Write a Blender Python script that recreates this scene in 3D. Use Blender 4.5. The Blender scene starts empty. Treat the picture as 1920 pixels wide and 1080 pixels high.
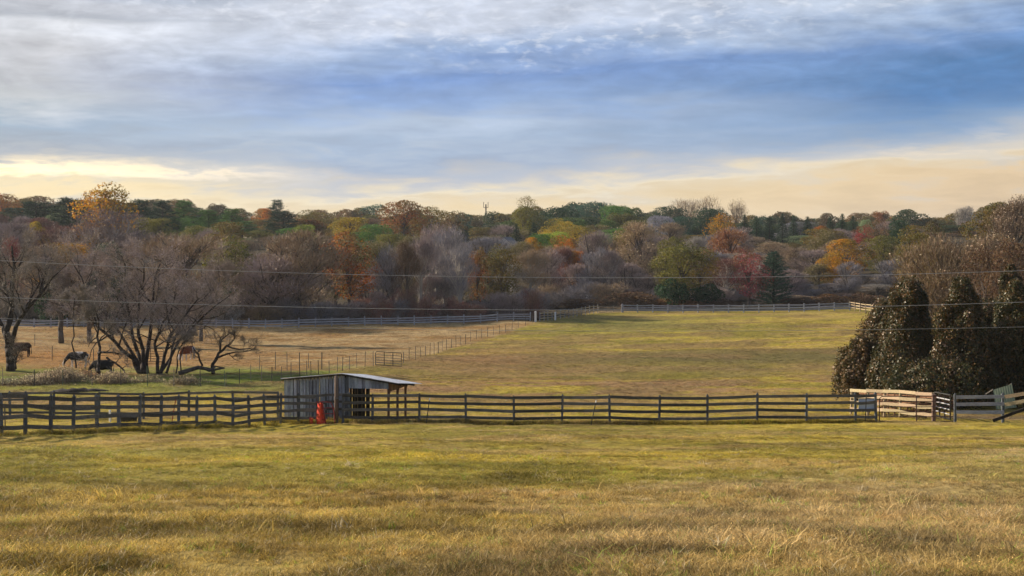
import bpy, math, random
import numpy as np
from mathutils import Vector, Matrix, Euler
R = math.radians
rng = np.random.default_rng(7)
random.seed(7)
scene = bpy.context.scene
COL = scene.collection

# ------------------------------------------------------------------ camera
F = 2638.0; PITCH = math.atan(70 / F)
cd = bpy.data.cameras.new('camera'); cam = bpy.data.objects.new('camera', cd); COL.objects.link(cam)
cd.sensor_width = 36; cd.lens = 36 * F / 1920; cd.clip_start = 0.1; cd.clip_end = 6000
cam.location = (0, 0, 0); cam.rotation_euler = (math.pi / 2 - PITCH, 0, 0)
scene.camera = cam

def at(px, py, Y):
    """point at depth Y seen at a pixel of the 1920x1080 photograph"""
    u = (px - 960) / F; v = (540 - py) / F
    c, s = math.cos(PITCH), math.sin(PITCH)
    d = Vector((u, c + v * s, v * c - s))
    return d * (Y / d.y)

# ------------------------------------------------------------------ noise
def _h(ix, iy, seed):
    n = (ix.astype(np.int64) * 374761393 + iy.astype(np.int64) * 668265263 + seed * 974634777) & 0xffffffff
    n = ((n ^ (n >> 13)) * 1274126177) & 0xffffffff
    return ((n ^ (n >> 16)) & 0xffffff) / float(0xffffff)
def vnoise(x, y, seed=0):
    x = np.asarray(x, float); y = np.asarray(y, float)
    ix = np.floor(x); iy = np.floor(y); fx = x - ix; fy = y - iy
    fx = fx * fx * (3 - 2 * fx); fy = fy * fy * (3 - 2 * fy)
    a = _h(ix, iy, seed); b = _h(ix + 1, iy, seed); c = _h(ix, iy + 1, seed); d = _h(ix + 1, iy + 1, seed)
    return (a * (1 - fx) + b * fx) * (1 - fy) + (c * (1 - fx) + d * fx) * fy
def fbm(x, y, seed=0, o=4):
    s = 0; a = .5; t = 0
    for i in range(o):
        s = s + a * vnoise(np.asarray(x) * 2 ** i, np.asarray(y) * 2 ** i, seed + i * 17); t += a; a *= .55
    return s / t
def sstep(a, b, x):
    t = np.clip((np.asarray(x, float) - a) / (b - a), 0, 1); return t * t * (3 - 2 * t)

# ------------------------------------------------------------------ terrain height (thin plate through surveyed points)
CP = []
for Y in (-60, -20, 0, 15, 30, 50):
    for X in (-70, -25, 0, 25, 70):
        CP.append((X, Y, -1.7 - 0.099 * Y))
for X in (-60, -30, -10, 10, 30, 60): CP.append((X, 70.7, -8.72 + 0.006 * max(0, X - 10)))
for X in (-60, -30, 0, 30, 60): CP.append((X, 80, -9.4))
for Y, row in ((105, ((-70, -10.2), (-38, -10.3), (-20, -10.25), (10, -10.1), (40, -10.0), (80, -9.6))),
               (130, ((-80, -10.5), (-45, -10.4), (-15, -10.5), (15, -10.7), (45, -10.3), (90, -9))),
               (165, ((-100, -11), (-60, -11.2), (-20, -11.7), (10, -11.2), (50, -10.6), (100, -8))),
               (205, ((-120, -10.8), (-75, -11), (-35, -11.4), (0, -10.7), (30, -10.5), (60, -9.9), (110, -6))),
               (230, ((-120, -10.4), (-40, -10.8), (14, -10.1), (40, -9.9), (56, -9.4), (110, -5.5))),
               (265, ((-130, -8), (-40, -9.3), (0, -9), (50, -8.4), (110, -3))),
               (320, ((-160, -2), (-60, -4), (0, -5.5), (60, -4.5), (140, 1))),
               (420, ((-200, 6), (-80, 3), (0, 0), (80, 1), (180, 8))),
               (600, ((-300, 9), (-150, 6), (0, 0), (100, -1), (260, 7))),
               (800, ((-400, 8), (0, 2), (400, 6))), (1100, ((-500, 3), (0, 3), (500, 3))),
               (1600, ((-900, -8), (0, -8), (900, -8)))):
    for X, z in row: CP.append((X, Y, z))
CP = np.array(CP, float); _S = 100.0
def _U(r2): return 0.5 * r2 * np.log(r2 + 1e-9)
_P = CP[:, :2] / _S; _n = len(_P)
_K = _U(((_P[:, None] - _P[None]) ** 2).sum(-1)) + np.eye(_n) * 2e-4
_A = np.zeros((_n + 3, _n + 3)); _A[:_n, :_n] = _K; _A[:_n, _n] = 1; _A[:_n, _n + 1:] = _P; _A[_n:, :_n] = _A[:_n, _n:].T
_w = np.linalg.solve(_A, np.concatenate([CP[:, 2], [0, 0, 0]]))
def hgt(X, Y, detail=True):
    X = np.atleast_1d(np.asarray(X, float)); Y = np.atleast_1d(np.asarray(Y, float)); out = np.empty(X.shape)
    xf, yf = X.ravel(), Y.ravel(); o = np.empty(len(xf))
    for i in range(0, len(xf), 20000):
        x = xf[i:i + 20000] / _S; y = yf[i:i + 20000] / _S
        r2 = (x[:, None] - _P[None, :, 0]) ** 2 + (y[:, None] - _P[None, :, 1]) ** 2
        o[i:i + 20000] = _U(r2) @ _w[:_n] + _w[_n] + _w[_n + 1] * x + _w[_n + 2] * y
    out = o.reshape(X.shape)
    if detail:
        out = out + (fbm(X / 7, Y / 5, 3, 3) - .5) * .28 * sstep(4, 20, Y) + (fbm(X / 1.3, Y / 1.1, 9, 3) - .5) * .16 * sstep(6, 12, Y) * (1 - sstep(60, 200, Y) * .5)
        out = out + (fbm(X / 24, Y / 15, 13, 3) - .5) * 1.1 * sstep(82, 95, Y) * (1 - sstep(205, 225, Y))
    # the shallow hollow with bare sand in the big pasture
        out = out - .55 * np.exp(-(((X - 15) / 6.5) ** 2 + ((Y - 119) / 3.2) ** 2))
    return out
def gz(x, y): return float(hgt(x, y)[0])
def ground(px, Y):
    """ground point below the given pixel column at depth Y"""
    p = at(px, 600, Y); return Vector((p.x, Y, gz(p.x, Y)))
def hit(px, py, y0=8, y1=400):
    Y = np.concatenate([np.arange(y0, 80, .25), np.arange(80, y1, .5)])
    d = at(px, py, 1.0); z = d.z * Y
    g = hgt(d.x * Y, Y); k = np.where(z <= g)[0]
    k = k[0] if len(k) else len(Y) - 1
    return Vector((d.x * Y[k], Y[k], g[k]))

# ------------------------------------------------------------------ objects
def tag(o, label=None, cat=None, group=None, kind=None):
    if label: o['label'] = label
    if cat: o['category'] = cat
    if group: o['group'] = group
    if kind: o['kind'] = kind
    return o
def thing(name, loc, label, cat, group=None, rz=0):
    o = bpy.data.objects.new(name, None); COL.objects.link(o); o.location = loc; o.rotation_euler = (0, 0, rz)
    o.empty_display_size = .2
    return tag(o, label, cat, group)
def link(name, me, parent=None, mats=()):
    o = bpy.data.objects.new(name, me); COL.objects.link(o); o.parent = parent
    if mats and not me.materials:
        for m in (mats if isinstance(mats, (list, tuple)) else [mats]): me.materials.append(m)
    return o
class MB:
    def __init__(s): s.v = []; s.f = []
    def box(s, c, size, M=None):
        n = len(s.v); c = Vector(c)
        for x in (-.5, .5):
            for y in (-.5, .5):
                for z in (-.5, .5):
                    q = Vector((x * size[0], y * size[1], z * size[2]))
                    if M: q = M @ q
                    s.v.append(tuple(c + q))
        s.f += [tuple(n + i for i in q) for q in ((0, 1, 3, 2), (4, 6, 7, 5), (0, 4, 5, 1), (2, 3, 7, 6), (0, 2, 6, 4), (1, 5, 7, 3))]
        return s
    def beam(s, a, b, w, h, up=(0, 0, 1)):
        """a board from a to b; w thickness sideways, h height"""
        a = Vector(a); b = Vector(b); d = b - a; L = d.length; d.normalize(); up = Vector(up)
        sd = d.cross(up); sd.normalize(); u = sd.cross(d)
        M = Matrix((d, sd, u)).transposed()
        return s.box((a + b) / 2, (L, w, h), M)
    def tube(s, pts, r, n=6, cap=True):
        pts = [Vector(p) for p in pts]; rr = r if hasattr(r, '__len__') else [r] * len(pts)
        base = len(s.v); ref = Vector((.3, .2, .93))
        for i, p in enumerate(pts):
            d = (pts[min(i + 1, len(pts) - 1)] - pts[max(i - 1, 0)]); d.normalize()
            a = d.cross(ref)
            if a.length < .15: a = d.cross(Vector((1, 0, 0)))
            a.normalize(); b = d.cross(a)
            for k in range(n):
                t = 2 * math.pi * k / n; s.v.append(tuple(p + (a * math.cos(t) + b * math.sin(t)) * rr[i]))
        for i in range(len(pts) - 1):
            for k in range(n):
                k2 = (k + 1) % n
                s.f.append((base + i * n + k, base + i * n + k2, base + (i + 1) * n + k2, base + (i + 1) * n + k))
        if cap:
            s.f.append(tuple(base + k for k in range(n))[::-1]); s.f.append(tuple(base + (len(pts) - 1) * n + k for k in range(n)))
        return s
    def build(s, name, mat, parent=None, smooth=False):
        off = Vector((0, 0, 0)); Mi = Matrix.Identity(4)
        if parent is not None:
            q = parent
            Mt = Matrix.Identity(4)
            while q is not None:
                Mt = Matrix.LocRotScale(q.location, q.rotation_euler, q.scale) @ Mt; q = q.parent
            Mi = Mt.inverted()
        me = bpy.data.meshes.new(name); me.from_pydata([tuple(Mi @ Vector(v)) for v in s.v], [], s.f)
        if smooth: me.polygons.foreach_set('use_smooth', [True] * len(me.polygons))
        me.materials.append(mat); me.update()
        o = bpy.data.objects.new(name, me); COL.objects.link(o); o.parent = parent
        return o
def np_mesh(name, V, Q, tint=None, mat=None):
    """V (n,3), Q (m,4) quads -> mesh, tint one value per face"""
    me = bpy.data.meshes.new(name); k = Q.shape[1]
    me.vertices.add(len(V)); me.vertices.foreach_set('co', V.astype(np.float32).ravel())
    me.loops.add(Q.size); me.loops.foreach_set('vertex_index', Q.astype(np.int32).ravel())
    me.polygons.add(len(Q)); me.polygons.foreach_set('loop_start', np.arange(0, Q.size, k, dtype=np.int32))
    me.update(calc_edges=True)
    if tint is not None:
        a = me.attributes.new('tint', 'FLOAT', 'FACE'); a.data.foreach_set('value', tint.astype(np.float32))
    if mat: me.materials.append(mat)
    return me
def unit(a): return a / (np.linalg.norm(a, axis=-1, keepdims=True) + 1e-9)
def rdir(n): return unit(rng.normal(size=(n, 3)))
def leaf_quads(P, N, size, aspect=1.0, up=None):
    """quads centred at P facing N"""
    n = len(P); t = rdir(n) if up is None else up
    u = unit(np.cross(N, t)); v = np.cross(N, u)
    s = size[:, None] if hasattr(size, '__len__') else size
    u = u * s * .5; v = v * s * .5 * aspect
    V = np.stack([P - u, P - v * 1.0, P + u, P + v * 1.0], 1).reshape(-1, 3)   # diamond shaped leaves
    return V, np.arange(4 * n).reshape(n, 4)
def ribbons(A, B, w):
    n = len(A); d = unit(B - A); s = unit(np.cross(d, rdir(n))) * (w[:, None] if hasattr(w, '__len__') else w) * .5
    V = np.stack([A - s, A + s, B + s * .35, B - s * .35], 1).reshape(-1, 3)
    return V, np.arange(4 * n).reshape(n, 4)

# ------------------------------------------------------------------ materials
def new_mat(name):
    m = bpy.data.materials.new(name); m.use_nodes = True; nt = m.node_tree; nt.nodes.clear()
    return m, nt
class NT:
    def __init__(s, nt): s.nt = nt
    def n(s, t, **k):
        x = s.nt.nodes.new(t)
        for a, b in k.items():
            if a.startswith('i_'):
                x.inputs[int(a[2:]) if a[2:].isdigit() else a[2:].replace('_', ' ')].default_value = b
            else: setattr(x, a, b)
        return x
    def l(s, a, b): s.nt.links.new(a, b)
    def sock(s, x, inp):
        if hasattr(x, 'is_linked') or hasattr(x, 'links'): s.l(x, inp)
        else: inp.default_value = x
    def math(s, op, a, b=None, c=None, clamp=False):
        x = s.n('ShaderNodeMath', operation=op, use_clamp=clamp); s.sock(a, x.inputs[0])
        if b is not None: s.sock(b, x.inputs[1])
        if c is not None: s.sock(c, x.inputs[2])
        return x.outputs[0]
    def mix(s, f, a, b, mode='MIX'):
        x = s.n('ShaderNodeMix', data_type='RGBA', blend_type=mode); s.sock(f, x.inputs[0])
        for q, i in ((a, 6), (b, 7)):
            if isinstance(q, tuple): x.inputs[i].default_value = (*q[:3], 1)
            else: s.l(q, x.inputs[i])
        return x.outputs[2]
    def ramp(s, f, stops, interp='LINEAR'):
        x = s.n('ShaderNodeValToRGB'); x.color_ramp.interpolation = interp; s.l(f, x.inputs[0]); e = x.color_ramp.elements
        while len(e) < len(stops): e.new(.5)
        for i, (p, c) in enumerate(stops):
            e[i].position = p; e[i].color = (*(c if hasattr(c, '__len__') else (c, c, c)), 1)
        return x.outputs[0]
    def noise(s, vec, scale, detail=4, rough=.55, dist=0):
        x = s.n('ShaderNodeTexNoise'); x.inputs['Scale'].default_value = scale; x.inputs['Detail'].default_value = detail
        x.inputs['Roughness'].default_value = rough; x.inputs['Distortion'].default_value = dist
        if vec is not None: s.l(vec, x.inputs['Vector'])
        return x.outputs[0]
    def mapping(s, vec, sc): 
        x = s.n('ShaderNodeMapping'); s.l(vec, x.inputs[0]); x.inputs['Scale'].default_value = sc; return x.outputs[0]
def out(N, sh):
    o = N.n('ShaderNodeOutputMaterial'); N.l(sh, o.inputs[0])

def leaf_mat(name, second=None, rough=.6, spec=.3, trans=.3, vmin=.55, vmax=1.5, scale=2.5, fixed=None):
    m, nt = new_mat(name); N = NT(nt)
    oi = N.n('ShaderNodeObjectInfo'); base = oi.outputs['Color']
    if fixed:
        rgb = N.n('ShaderNodeRGB'); rgb.outputs[0].default_value = (*fixed, 1); base = rgb.outputs[0]
    tc = N.n('ShaderNodeTexCoord'); at_ = N.n('ShaderNodeAttribute', attribute_name='tint')
    if second:
        nz = N.noise(tc.outputs['Object'], scale, 3)
        add = N.math('ADD', nz, N.math('MULTIPLY', at_.outputs['Fac'], .25))
        f = N.ramp(add, [(.52, 0), (.72, 1)])
        base = N.mix(N.math('MULTIPLY', f, .8), base, second)
    val = N.math('MULTIPLY_ADD', at_.outputs['Fac'], vmax - vmin, vmin)
    hs = N.n('ShaderNodeHueSaturation'); N.l(base, hs.inputs['Color']); N.l(val, hs.inputs['Value'])
    hue = N.math('MULTIPLY_ADD', N.math('FRACT', N.math('MULTIPLY', at_.outputs['Fac'], 37.7)), .05, .475); N.l(hue, hs.inputs['Hue'])
    b = N.n('ShaderNodeBsdfPrincipled'); N.l(hs.outputs[0], b.inputs['Base Color']); b.inputs['Roughness'].default_value = rough
    b.inputs['Specular IOR Level'].default_value = spec
    sh = b.outputs[0]
    if trans:
        t = N.n('ShaderNodeBsdfTranslucent'); N.l(hs.outputs[0], t.inputs[0])
        mx = N.n('ShaderNodeMixShader'); mx.inputs[0].default_value = trans; N.l(sh, mx.inputs[1]); N.l(t.outputs[0], mx.inputs[2]); sh = mx.outputs[0]
    out(N, sh); return m
def wood_mat(name, a, b, scale=3.0, stretch=(1, 1, 1), rough=.85, island=False, grain=.5, moss=None):
    m, nt = new_mat(name); N = NT(nt); tc = N.n('ShaderNodeTexCoord'); v = N.mapping(tc.outputs['Object'], stretch)
    n1 = N.noise(v, scale, 6, .65); n2 = N.noise(v, scale * 6, 4, .7)
    f = N.ramp(N.math('ADD', N.math('MULTIPLY', n1, .6), N.math('MULTIPLY', n2, .4)), [(.36, 0), (.62, 1)])
    c = N.mix(f, a, b)
    if island: r = N.n('ShaderNodeNewGeometry').outputs['Random Per Island']
    else: r = N.n('ShaderNodeObjectInfo').outputs['Random']
    hs = N.n('ShaderNodeHueSaturation'); N.l(c, hs.inputs['Color']); N.l(N.math('MULTIPLY_ADD', r, grain, 1 - grain / 2), hs.inputs['Value'])
    N.l(N.math('MULTIPLY_ADD', N.math('FRACT', N.math('MULTIPLY', r, 17.3)), .04, .48), hs.inputs['Hue'])
    c = hs.outputs[0]
    if moss:
        mz = N.ramp(N.noise(tc.outputs['Object'], 1.7, 5), [(.52, 0), (.66, .7)]); c = N.mix(mz, c, moss)
    p = N.n('ShaderNodeBsdfPrincipled'); N.l(c, p.inputs['Base Color']); p.inputs['Roughness'].default_value = rough; p.inputs['Specular IOR Level'].default_value = .25
    bp = N.n('ShaderNodeBump', i_0=.4, i_1=.01); N.l(n2, bp.inputs['Height']); N.l(bp.outputs[0], p.inputs['Normal'])
    out(N, p.outputs[0]); return m
def plain(name, c, rough=.6, metal=0, var=.3, scale=4, spec=.5, dirt=None):
    m, nt = new_mat(name); N = NT(nt); tc = N.n('ShaderNodeTexCoord'); n = N.noise(tc.outputs['Object'], scale, 5)
    hs = N.n('ShaderNodeHueSaturation', i_Color=(*c, 1)); N.l(N.math('MULTIPLY_ADD', n, var * 2, 1 - var), hs.inputs['Value']); cc = hs.outputs[0]
    if dirt: cc = N.mix(N.ramp(N.noise(tc.outputs['Object'], scale * 1.7, 5), [(.48, 0), (.62, .8)]), cc, dirt)
    p = N.n('ShaderNodeBsdfPrincipled', i_Roughness=rough, i_Metallic=metal); N.l(cc, p.inputs['Base Color']); p.inputs['Specular IOR Level'].default_value = spec
    out(N, p.outputs[0]); return m

M = {}
M['leaf'] = leaf_mat('foliage', trans=.45)
M['fall'] = leaf_mat('autumn_foliage', second=(.085, .095, .03), trans=.45)
M['fallbrown'] = leaf_mat('browning_foliage', second=(.13, .075, .035), trans=.45)
M['needle'] = leaf_mat('needles', trans=.1, rough=.7, vmin=.5, vmax=1.5)
M['twig'] = leaf_mat('twigs', second=(.26, .21, .16), trans=0, rough=.9, spec=.1, vmin=.6, vmax=1.5, scale=1.2)
def pear_mat():
    m, nt = new_mat('glossy_leaves'); N = NT(nt); t = N.n('ShaderNodeAttribute', attribute_name='tint'); oi = N.n('ShaderNodeObjectInfo')
    c = N.ramp(t.outputs['Fac'], [(0, (.018, .028, .010)), (.45, (.05, .062, .018)), (.64, (.085, .068, .02)), (.82, (.16, .085, .025)), (.95, (.26, .14, .05)), (.995, (.42, .30, .22))])
    c = N.mix(.25, c, oi.outputs['Color']); b = N.n('ShaderNodeBsdfPrincipled', i_Roughness=.42); b.inputs['Specular IOR Level'].default_value = .3; N.l(c, b.inputs['Base Color'])
    tr = N.n('ShaderNodeBsdfTranslucent'); N.l(c, tr.inputs[0]); mx = N.n('ShaderNodeMixShader', i_0=.2); N.l(b.outputs[0], mx.inputs[1]); N.l(tr.outputs[0], mx.inputs[2]); out(N, mx.outputs[0]); return m
M['pear'] = pear_mat()
M['bark'] = wood_mat('bark', (.05, .042, .038), (.14, .12, .105), 4, (1, 1, .3))
M['barkdark'] = wood_mat('dark_bark', (.018, .014, .013), (.055, .042, .036), 5, (1, 1, .3))
M['barkpale'] = wood_mat('pale_bark', (.34, .31, .28), (.6, .56, .5), 4, (1, 1, .3))
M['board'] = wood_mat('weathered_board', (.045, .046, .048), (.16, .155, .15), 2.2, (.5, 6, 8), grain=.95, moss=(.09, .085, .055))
M['boardpost'] = wood_mat('weathered_post', (.055, .065, .078), (.16, .18, .205), 3, (5, 5, .6), grain=.5)
M['boardfar'] = wood_mat('bluish_board', (.20, .215, .26), (.38, .40, .47), 1.5, (1, 3, 3), grain=.4)  # bluish grey tone over the board grain
M['boardtan'] = wood_mat('sunlit_tan_board', (.24, .185, .115), (.46, .375, .255), 2.2, (.5, 6, 8), grain=.4)  # paler board copy; sunlight on the lit runs is put into the colour
M['plank'] = wood_mat('shed_planks', (.12, .14, .185), (.40, .445, .53), 1.6, (3, 3, .5), island=True, grain=.75)
M['plankbrown'] = wood_mat('brown_planks', (.10, .055, .025), (.26, .16, .08), 2, (3, 3, .5), island=True, grain=.5)
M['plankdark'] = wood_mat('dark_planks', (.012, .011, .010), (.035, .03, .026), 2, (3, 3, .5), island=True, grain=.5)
M['postbrown'] = wood_mat('pole_wood', (.07, .045, .035), (.2, .145, .115), 3, (4, 4, .5))
M['tin'] = plain('tin_roof', (.72, .76, .84), .42, .2, .35, 1.3, dirt=(.40, .34, .30))
M['redpaint'] = plain('red_paint', (.72, .05, .025), .45, 0, .35, 5, dirt=(.6, .10, .03))
M['reddark'] = plain('red_pipe', (.26, .025, .02), .5, 0, .3, 6)
M['gatepipe'] = plain('oxblood_gate_paint', (.075, .028, .026), .55, 0, .3, 6)
M['gatetan'] = plain('galvanised_gate', (.22, .20, .18), .5, .2, .3, 6)
M['whitepipe'] = plain('white_pipe', (.55, .56, .60), .5, 0, .15, 6)
M['steel'] = plain('steel_stake', (.035, .035, .032), .6, .2, .3, 6)
M['greenpost'] = plain('green_stake', (.03, .075, .045), .6, 0, .3, 6)
M['greypost'] = plain('grey_stake', (.11, .10, .09), .7, 0, .3, 6)
M['sign'] = plain('pale_sheet', (.50, .62, .84), .45, 0, .08, 3)
M['wire'] = plain('wire', (.42, .43, .46), .45, .4, .1, 3)
M['thinwire'] = plain('fence_wire', (.16, .15, .14), .6, .2, .1, 3)
M['white'] = plain('white_plastic', (.75, .77, .82), .5, 0, .08, 4)
M['rubber'] = plain('black_rubber', (.012, .013, .016), .6, 0, .2, 4)
M['panelgreen'] = plain('pale_green_sheet', (.13, .16, .10), .5, 0, .35, 3)
M['wall'] = plain('house_siding', (.62, .64, .68), .7, 0, .06, 1)
M['roofdark'] = plain('shingles', (.16, .16, .18), .8, 0, .3, 6)
M['glass'] = plain('window_glass', (.03, .035, .045), .15, 0, .1, 1)
M['sand'] = plain('bare_sand', (.42, .36, .27), .95, 0, .3, 5, dirt=(.2, .15, .09))
M['soil'] = plain('dark_soil', (.018, .014, .012), .95, 0, .4, 3)

# ------------------------------------------------------------------ ground colour field (what grows where)
def lerp(a, b, t): return a + (b - a) * t[..., None]
def C3(*c): return np.array(c, float)
_wx = np.array([-60, -38, -21.4, -16, -12.4, -7.7, 0, 3.5]); _wy = np.array([104, 105, 105, 118, 127, 165, 196, 206])
def wline_y(X): return np.interp(X, _wx, _wy)       # depth of the wire fence for a given X
def gcol(X, Y):
    X = np.asarray(X, float); Y = np.asarray(Y, float)
    n1 = fbm(X / 16, Y / 7, 21, 4); n2 = fbm(X / 5, Y / 2.2, 31, 4); n3 = fbm(X / 1.2, Y / .6, 41, 3); n4 = fbm(X / 30, Y / 16, 51, 3)
    yg = C3(.335, .26, .042); ol = C3(.20, .17, .03); tan = C3(.33, .235, .085); br = C3(.18, .115, .04); straw = C3(.33, .24, .12); pale = C3(.37, .275, .135)
    c = np.broadcast_to(yg, X.shape + (3,)).copy()
    c = lerp(c, ol, sstep(.44, .6, n1) * .9)
    c = lerp(c, tan, sstep(.5, .68, n2) * .75)
    # near meadow
    near = 1 - sstep(70, 74, Y)
    brn = near * (1 - sstep(19, 34, Y + 14 * (n1 - .5))) * .62
    c = lerp(c, lerp(np.broadcast_to(br, c.shape), tan, sstep(.4, .6, n3)), brn)
    band = near * np.exp(-((Y - 47 - X * .12) / 6.0) ** 2) * sstep(.3, .55, n2) * .75
    c = lerp(c, tan, band)
    bnd = np.where(Y > 26.5, 3 + (Y - 26.5) * .78, -.6 + (Y - 16.7) * .34)
    pm = near * (.6 + .4 * n3) * sstep(-1.2, 2.5, X - bnd + (n2 - .5) * 5) * sstep(9, 16, Y)
    c = lerp(c, lerp(np.broadcast_to(pale, c.shape), br, sstep(.5, .75, n3) * .6), pm * .9)
    lime = near * np.exp(-((Y - 33 + X * .5) / 6.0) ** 2) * sstep(.35, .6, n1)
    c = lerp(c, C3(.30, .265, .055), lime * .6)
    # big pasture patches
    big = sstep(74, 78, Y) * (1 - sstep(228, 232, Y))
    c = lerp(c, C3(.25, .15, .08), big * np.exp(-((Y - 104) / 14) ** 2) * sstep(.40, .56, n2) * .9)
    c = lerp(c, C3(.12, .10, .035), big * np.exp(-(((Y - 142) / 17) ** 2)) * sstep(.36, .5, n4) * .95)
    c = lerp(c, C3(.20, .135, .055), big * sstep(.47, .60, fbm(X / 9, Y / 6, 61, 4)) * .7)
    c = lerp(c, C3(.24, .14, .06), big * np.exp(-(((Y - 140) / 25) ** 2 + ((X + 3) / 9) ** 2)) * .7)
    c = lerp(c, C3(.13, .12, .03), big * np.exp(-(((Y - 119) / 4.5) ** 2 + ((X - 16) / 7) ** 2)) * .8)
    c = lerp(c, C3(.35, .27, .06), big * np.exp(-(((Y - 92) / 7) ** 2 + ((X - 24) / 12) ** 2)) * .7)
    c = lerp(c, C3(.16, .17, .04), big * np.exp(-(((Y - 205) / 16) ** 2 + ((X - 16) / 14) ** 2)) * .6)
    # straw pasture beyond the wire fence
    wl = wline_y(X); L = sstep(-1, 1.5, Y - wl) * (1 - sstep(-1, 2.5, X - np.interp(Y, _wy, _wx)) * sstep(108, 112, Y))
    st = lerp(np.broadcast_to(straw, c.shape), C3(.24, .145, .055), sstep(.40, .66, n2))
    st = lerp(st, C3(.29, .15, .045), np.exp(-(((Y - 140) / 22) ** 2 + ((X + 46) / 16) ** 2)) * .95)
    c = lerp(c, st, L * sstep(119, 127, Y + 8 * (n2 - .5)))
    gr = L * (1 - sstep(120, 129, Y + 8 * (n2 - .5)))
    gr = np.maximum(gr, sstep(96, 101, Y) * (1 - sstep(106, 110, Y)) * (1 - sstep(-20, -12, X)) * .7)
    c = lerp(c, lerp(np.broadcast_to(C3(.15, .185, .03), c.shape), C3(.17, .13, .05), sstep(.5, .7, n2)), gr * .9)
    # woodland floor
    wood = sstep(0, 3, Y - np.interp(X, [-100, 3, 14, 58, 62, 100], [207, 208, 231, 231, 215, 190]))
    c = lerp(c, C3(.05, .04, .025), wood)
    gate = np.exp(-(((X - 16) / 3) ** 2)) * sstep(229, 232, Y) * (1 - sstep(250, 256, Y)); c = lerp(c, C3(.25, .19, .12), gate * .8)
    # bank behind the end fence at the gate
    bank = np.exp(-(((X - 26.5) / 3.5) ** 2 + ((Y - 76) / 3.5) ** 2)); c = lerp(c, C3(.14, .10, .07), bank * .9)
    c = c * (0.92 + .5 * n3)[..., None]
    return np.clip(c, .008, .8)

def build_ground():
    ys = np.concatenate([np.arange(-60, 4, 4), np.arange(4, 80, .5), np.arange(80, 240, 1.0), np.arange(240, 420, 5), np.arange(420, 900, 20), np.arange(900, 3001, 100)])
    half = np.concatenate([np.arange(0, 34, .6), np.arange(34, 96, 1.2), np.arange(96, 300, 10), np.arange(300, 2001, 85)])
    xs = np.concatenate([-half[:0:-1], half])
    X, Y = np.meshgrid(xs, ys); Z = hgt(X, np.minimum(Y, 1600))
    V = np.stack([X, Y, Z], -1).reshape(-1, 3); ny, nx = X.shape
    i = np.arange(ny * nx).reshape(ny, nx); Q = np.stack([i[:-1, :-1], i[:-1, 1:], i[1:, 1:], i[1:, :-1]], -1).reshape(-1, 4)
    me = np_mesh('ground', V, Q); me.polygons.foreach_set('use_smooth', [True] * len(me.polygons))
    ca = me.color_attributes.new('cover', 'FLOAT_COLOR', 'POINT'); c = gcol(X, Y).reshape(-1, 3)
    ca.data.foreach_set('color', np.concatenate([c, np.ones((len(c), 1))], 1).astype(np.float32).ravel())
    m, nt = new_mat('turf'); N = NT(nt); a = N.n('ShaderNodeAttribute', attribute_name='cover'); tc = N.n('ShaderNodeTexCoord')
    v = N.mapping(tc.outputs['Object'], (1, .45, 1)); v2 = N.mapping(tc.outputs['Object'], (.5, .22, 1))
    n1 = N.noise(v, 9, 5, .7); n2 = N.noise(v, 2.2, 5, .65); n3 = N.noise(v2, .8, 4, .6)
    k = N.math('ADD', N.math('MULTIPLY', n1, .5), N.math('MULTIPLY', n2, .5))
    val = N.ramp(k, [(.30, .45), (.5, .98), (.66, 1.6)])
    c1 = N.mix(1.0, a.outputs['Color'], val, 'MULTIPLY')
    c1 = N.mix(N.ramp(n3, [(.5, 0), (.68, .45)]), c1, (.12, .08, .035))
    c1 = N.mix(N.ramp(N.noise(v, 5, 3), [(.64, 0), (.72, .5)]), c1, (.07, .06, .02))
    p = N.n('ShaderNodeBsdfPrincipled', i_Roughness=.95); p.inputs['Specular IOR Level'].default_value = .1; N.l(c1, p.inputs['Base Color'])
    bp = N.n('ShaderNodeBump', i_0=.9, i_1=.12); N.l(k, bp.inputs['Height']); N.l(bp.outputs[0], p.inputs['Normal']); out(N, p.outputs[0])
    me.materials.append(m); o = link('ground', me); o['kind'] = 'structure'; return o
build_ground()

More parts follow.
